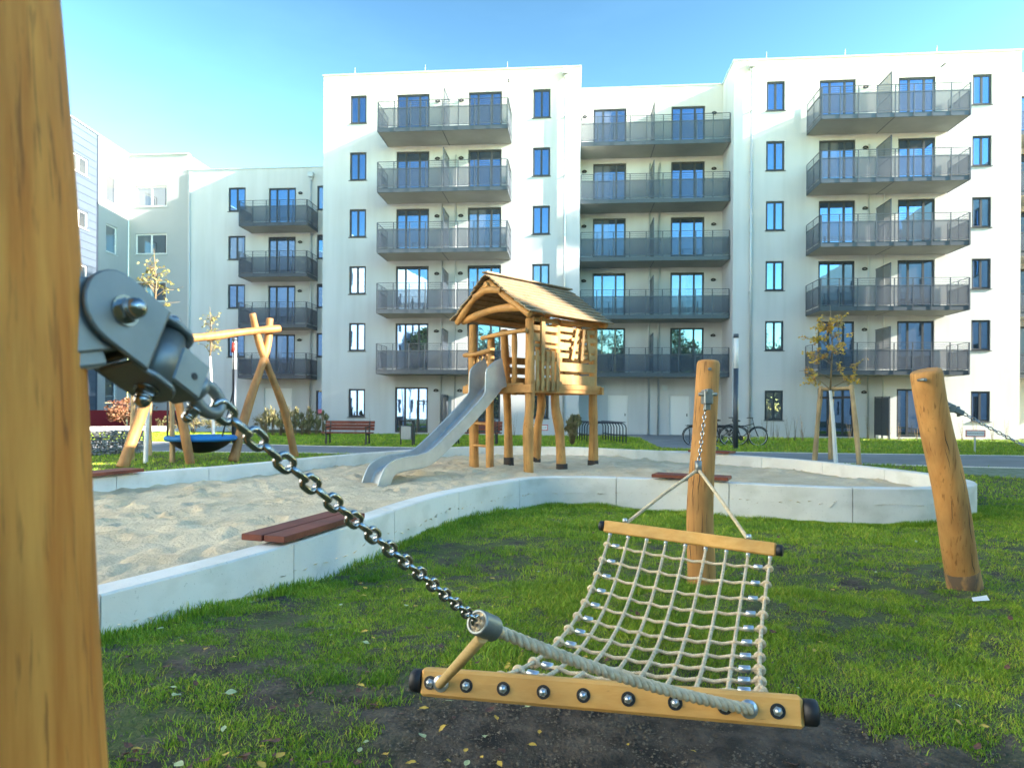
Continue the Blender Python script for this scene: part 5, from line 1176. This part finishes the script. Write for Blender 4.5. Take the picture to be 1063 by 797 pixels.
# ---------------------------------------------------------------- fallen leaves
def leafmesh(k, m_):
    rr = random.Random(k); m = MB(); l_ = 1.0; vs = []; n_ = 6
    for i in range(n_+1):
        f = i/n_; w_ = .36*math.sin(math.pi*min(1, f*1.02))**.8*(1-.25*f); z = .10*math.sin(f*3+k)+.03; vs += [(f-.5, -w_, z+.10*rr.random()), (f-.5, 0, z-.02), (f-.5, w_, z+.10*rr.random())]
    F = []
    for i in range(n_):
        a = i*3; F += [(a, a+3, a+4, a+1), (a+1, a+4, a+5, a+2)]
    m.add(vs, F, True); m.tube([(-.5, 0, .03), (-.75, .03, .02)], .015, 4); return m.mesh('fallen_leaf', m_)
LM = {'yellow': [leafmesh(k, mat('yellow leaf', (.62, .44, .06), .6, col2=(.50, .30, .05), nscale=3)) for k in range(2)], 'brown': [leafmesh(k+3, mat('brown leaf', (.20, .085, .045), .7, col2=(.09, .045, .04), nscale=3)) for k in range(2)],
      'pale green': [leafmesh(k+6, mat('pale green leaf', (.34, .42, .20), .6, col2=(.45, .50, .28), nscale=3)) for k in range(2)]}
rr = random.Random(5); count = 0
spots = [(183, 760, 'pale green', .058), (237, 752, 'yellow', .04), (553, 768, 'yellow', .035), (560, 757, 'yellow', .03), (845, 681, 'yellow', .035), (824, 719, 'yellow', .032), (519, 790, 'yellow', .035), (495, 705, 'brown', .03), (436, 632, 'yellow', .03), (273, 628, 'brown', .045), (257, 618, 'yellow', .03), (652, 765, 'yellow', .02), (852, 671, 'yellow', .03), (826, 715, 'pale green', .04), (975, 604, 'brown', .05), (720, 768, 'yellow', .022)]
while len(spots) < 290:
    Y_ = 2.35+7.0*rr.random()**2.0; X_ = (rr.uniform(-.72, .85) if rr.random() < .5 else rr.uniform(-.62, .0))*Y_
    if inside(np.array([X_]), np.array([Y_]), ring[::4])[0]: continue
    if inside(np.array([X_-.05]), np.array([Y_+.1]), ring[::4])[0]: continue
    if np.min((P[:, 0]-X_)**2+(P[:, 1]-Y_)**2) < .03: continue
    spots.append((X_, Y_, rr.choice(['yellow', 'yellow', 'brown', 'brown', 'brown', 'pale green']), rr.uniform(.022, .05)))
for s in spots:
    if s[0] > 20: p = gnd(s[0], s[1], .02); x_, y_ = p.x, p.y
    else: x_, y_ = s[0], s[1]
    o = bpy.data.objects.new('fallen_leaf', rr.choice(LM[s[2]])); link(o); o.location = (x_, y_, float(gz(x_, y_))+.014+(.016+.018*rr.random() if not (abs(x_-.5) < 1.1 and y_ < 3.3) else .0)); o.scale = (s[3],)*3; o.rotation_euler = (rr.uniform(-.35, .35), rr.uniform(-.35, .35), rr.uniform(0, 6.28))
    tag(o, f'small {s[2]} fallen leaf lying on the lawn near the hammock', 'leaf', f'{s[2]} fallen leaves on the lawn')
# crumbs of earth on the trodden patch (stuff)
n = 46000; x = np.where(RNG.random(n) < .5, RNG.normal(.45, .9, n), RNG.uniform(-3, 4, n)); y = 2.2+RNG.random(n)**1.2*2.9; k = (np.abs(x) < y*.8+.3) & ~inside(x, y, ring[::4]); x = x[k]; y = y[k]; n = len(x); z = gz(x, y)
sz = .0022+.008*RNG.random(n)**4; base = np.array([(1, 0, 0), (-1, 0, 0), (0, 1, 0), (0, -1, 0), (0, 0, .7), (0, 0, -.5)])
V = (np.stack([x, y, z], -1)[:, None, :]+base[None]*sz[:, None, None]*(.6+.8*RNG.random((n, 6, 1)))).reshape(-1, 3); f0 = np.array([(0, 2, 4), (2, 1, 4), (1, 3, 4), (3, 0, 4), (2, 0, 5), (1, 2, 5), (3, 1, 5), (0, 3, 5)])
F = (f0[None]+6*np.arange(n)[:, None, None]).reshape(-1, 3)
tag(npmesh('soil_crumbs', V, F, mat('dry earth crumbs', (.11, .085, .06), .95, col2=(.19, .16, .12), nscale=20), False), 'loose dark crumbs of earth on the trodden patch under the hammock', 'soil', kind='stuff')
# scrap of paper by the right post
m = MB(); p = gnd(1017, 623, .03); m.add([p+Vector(v) for v in ((-.06, -.02, 0), (.05, -.03, .01), (.07, .03, .03), (-.03, .04, .01))], [(0, 1, 2, 3)]); o = m.build('paper_scrap', M_['whitepaint'], off=p); tag(o, 'white paper scrap on the grass at the foot of the leaning post', 'litter')
bpy.context.view_layer.update()
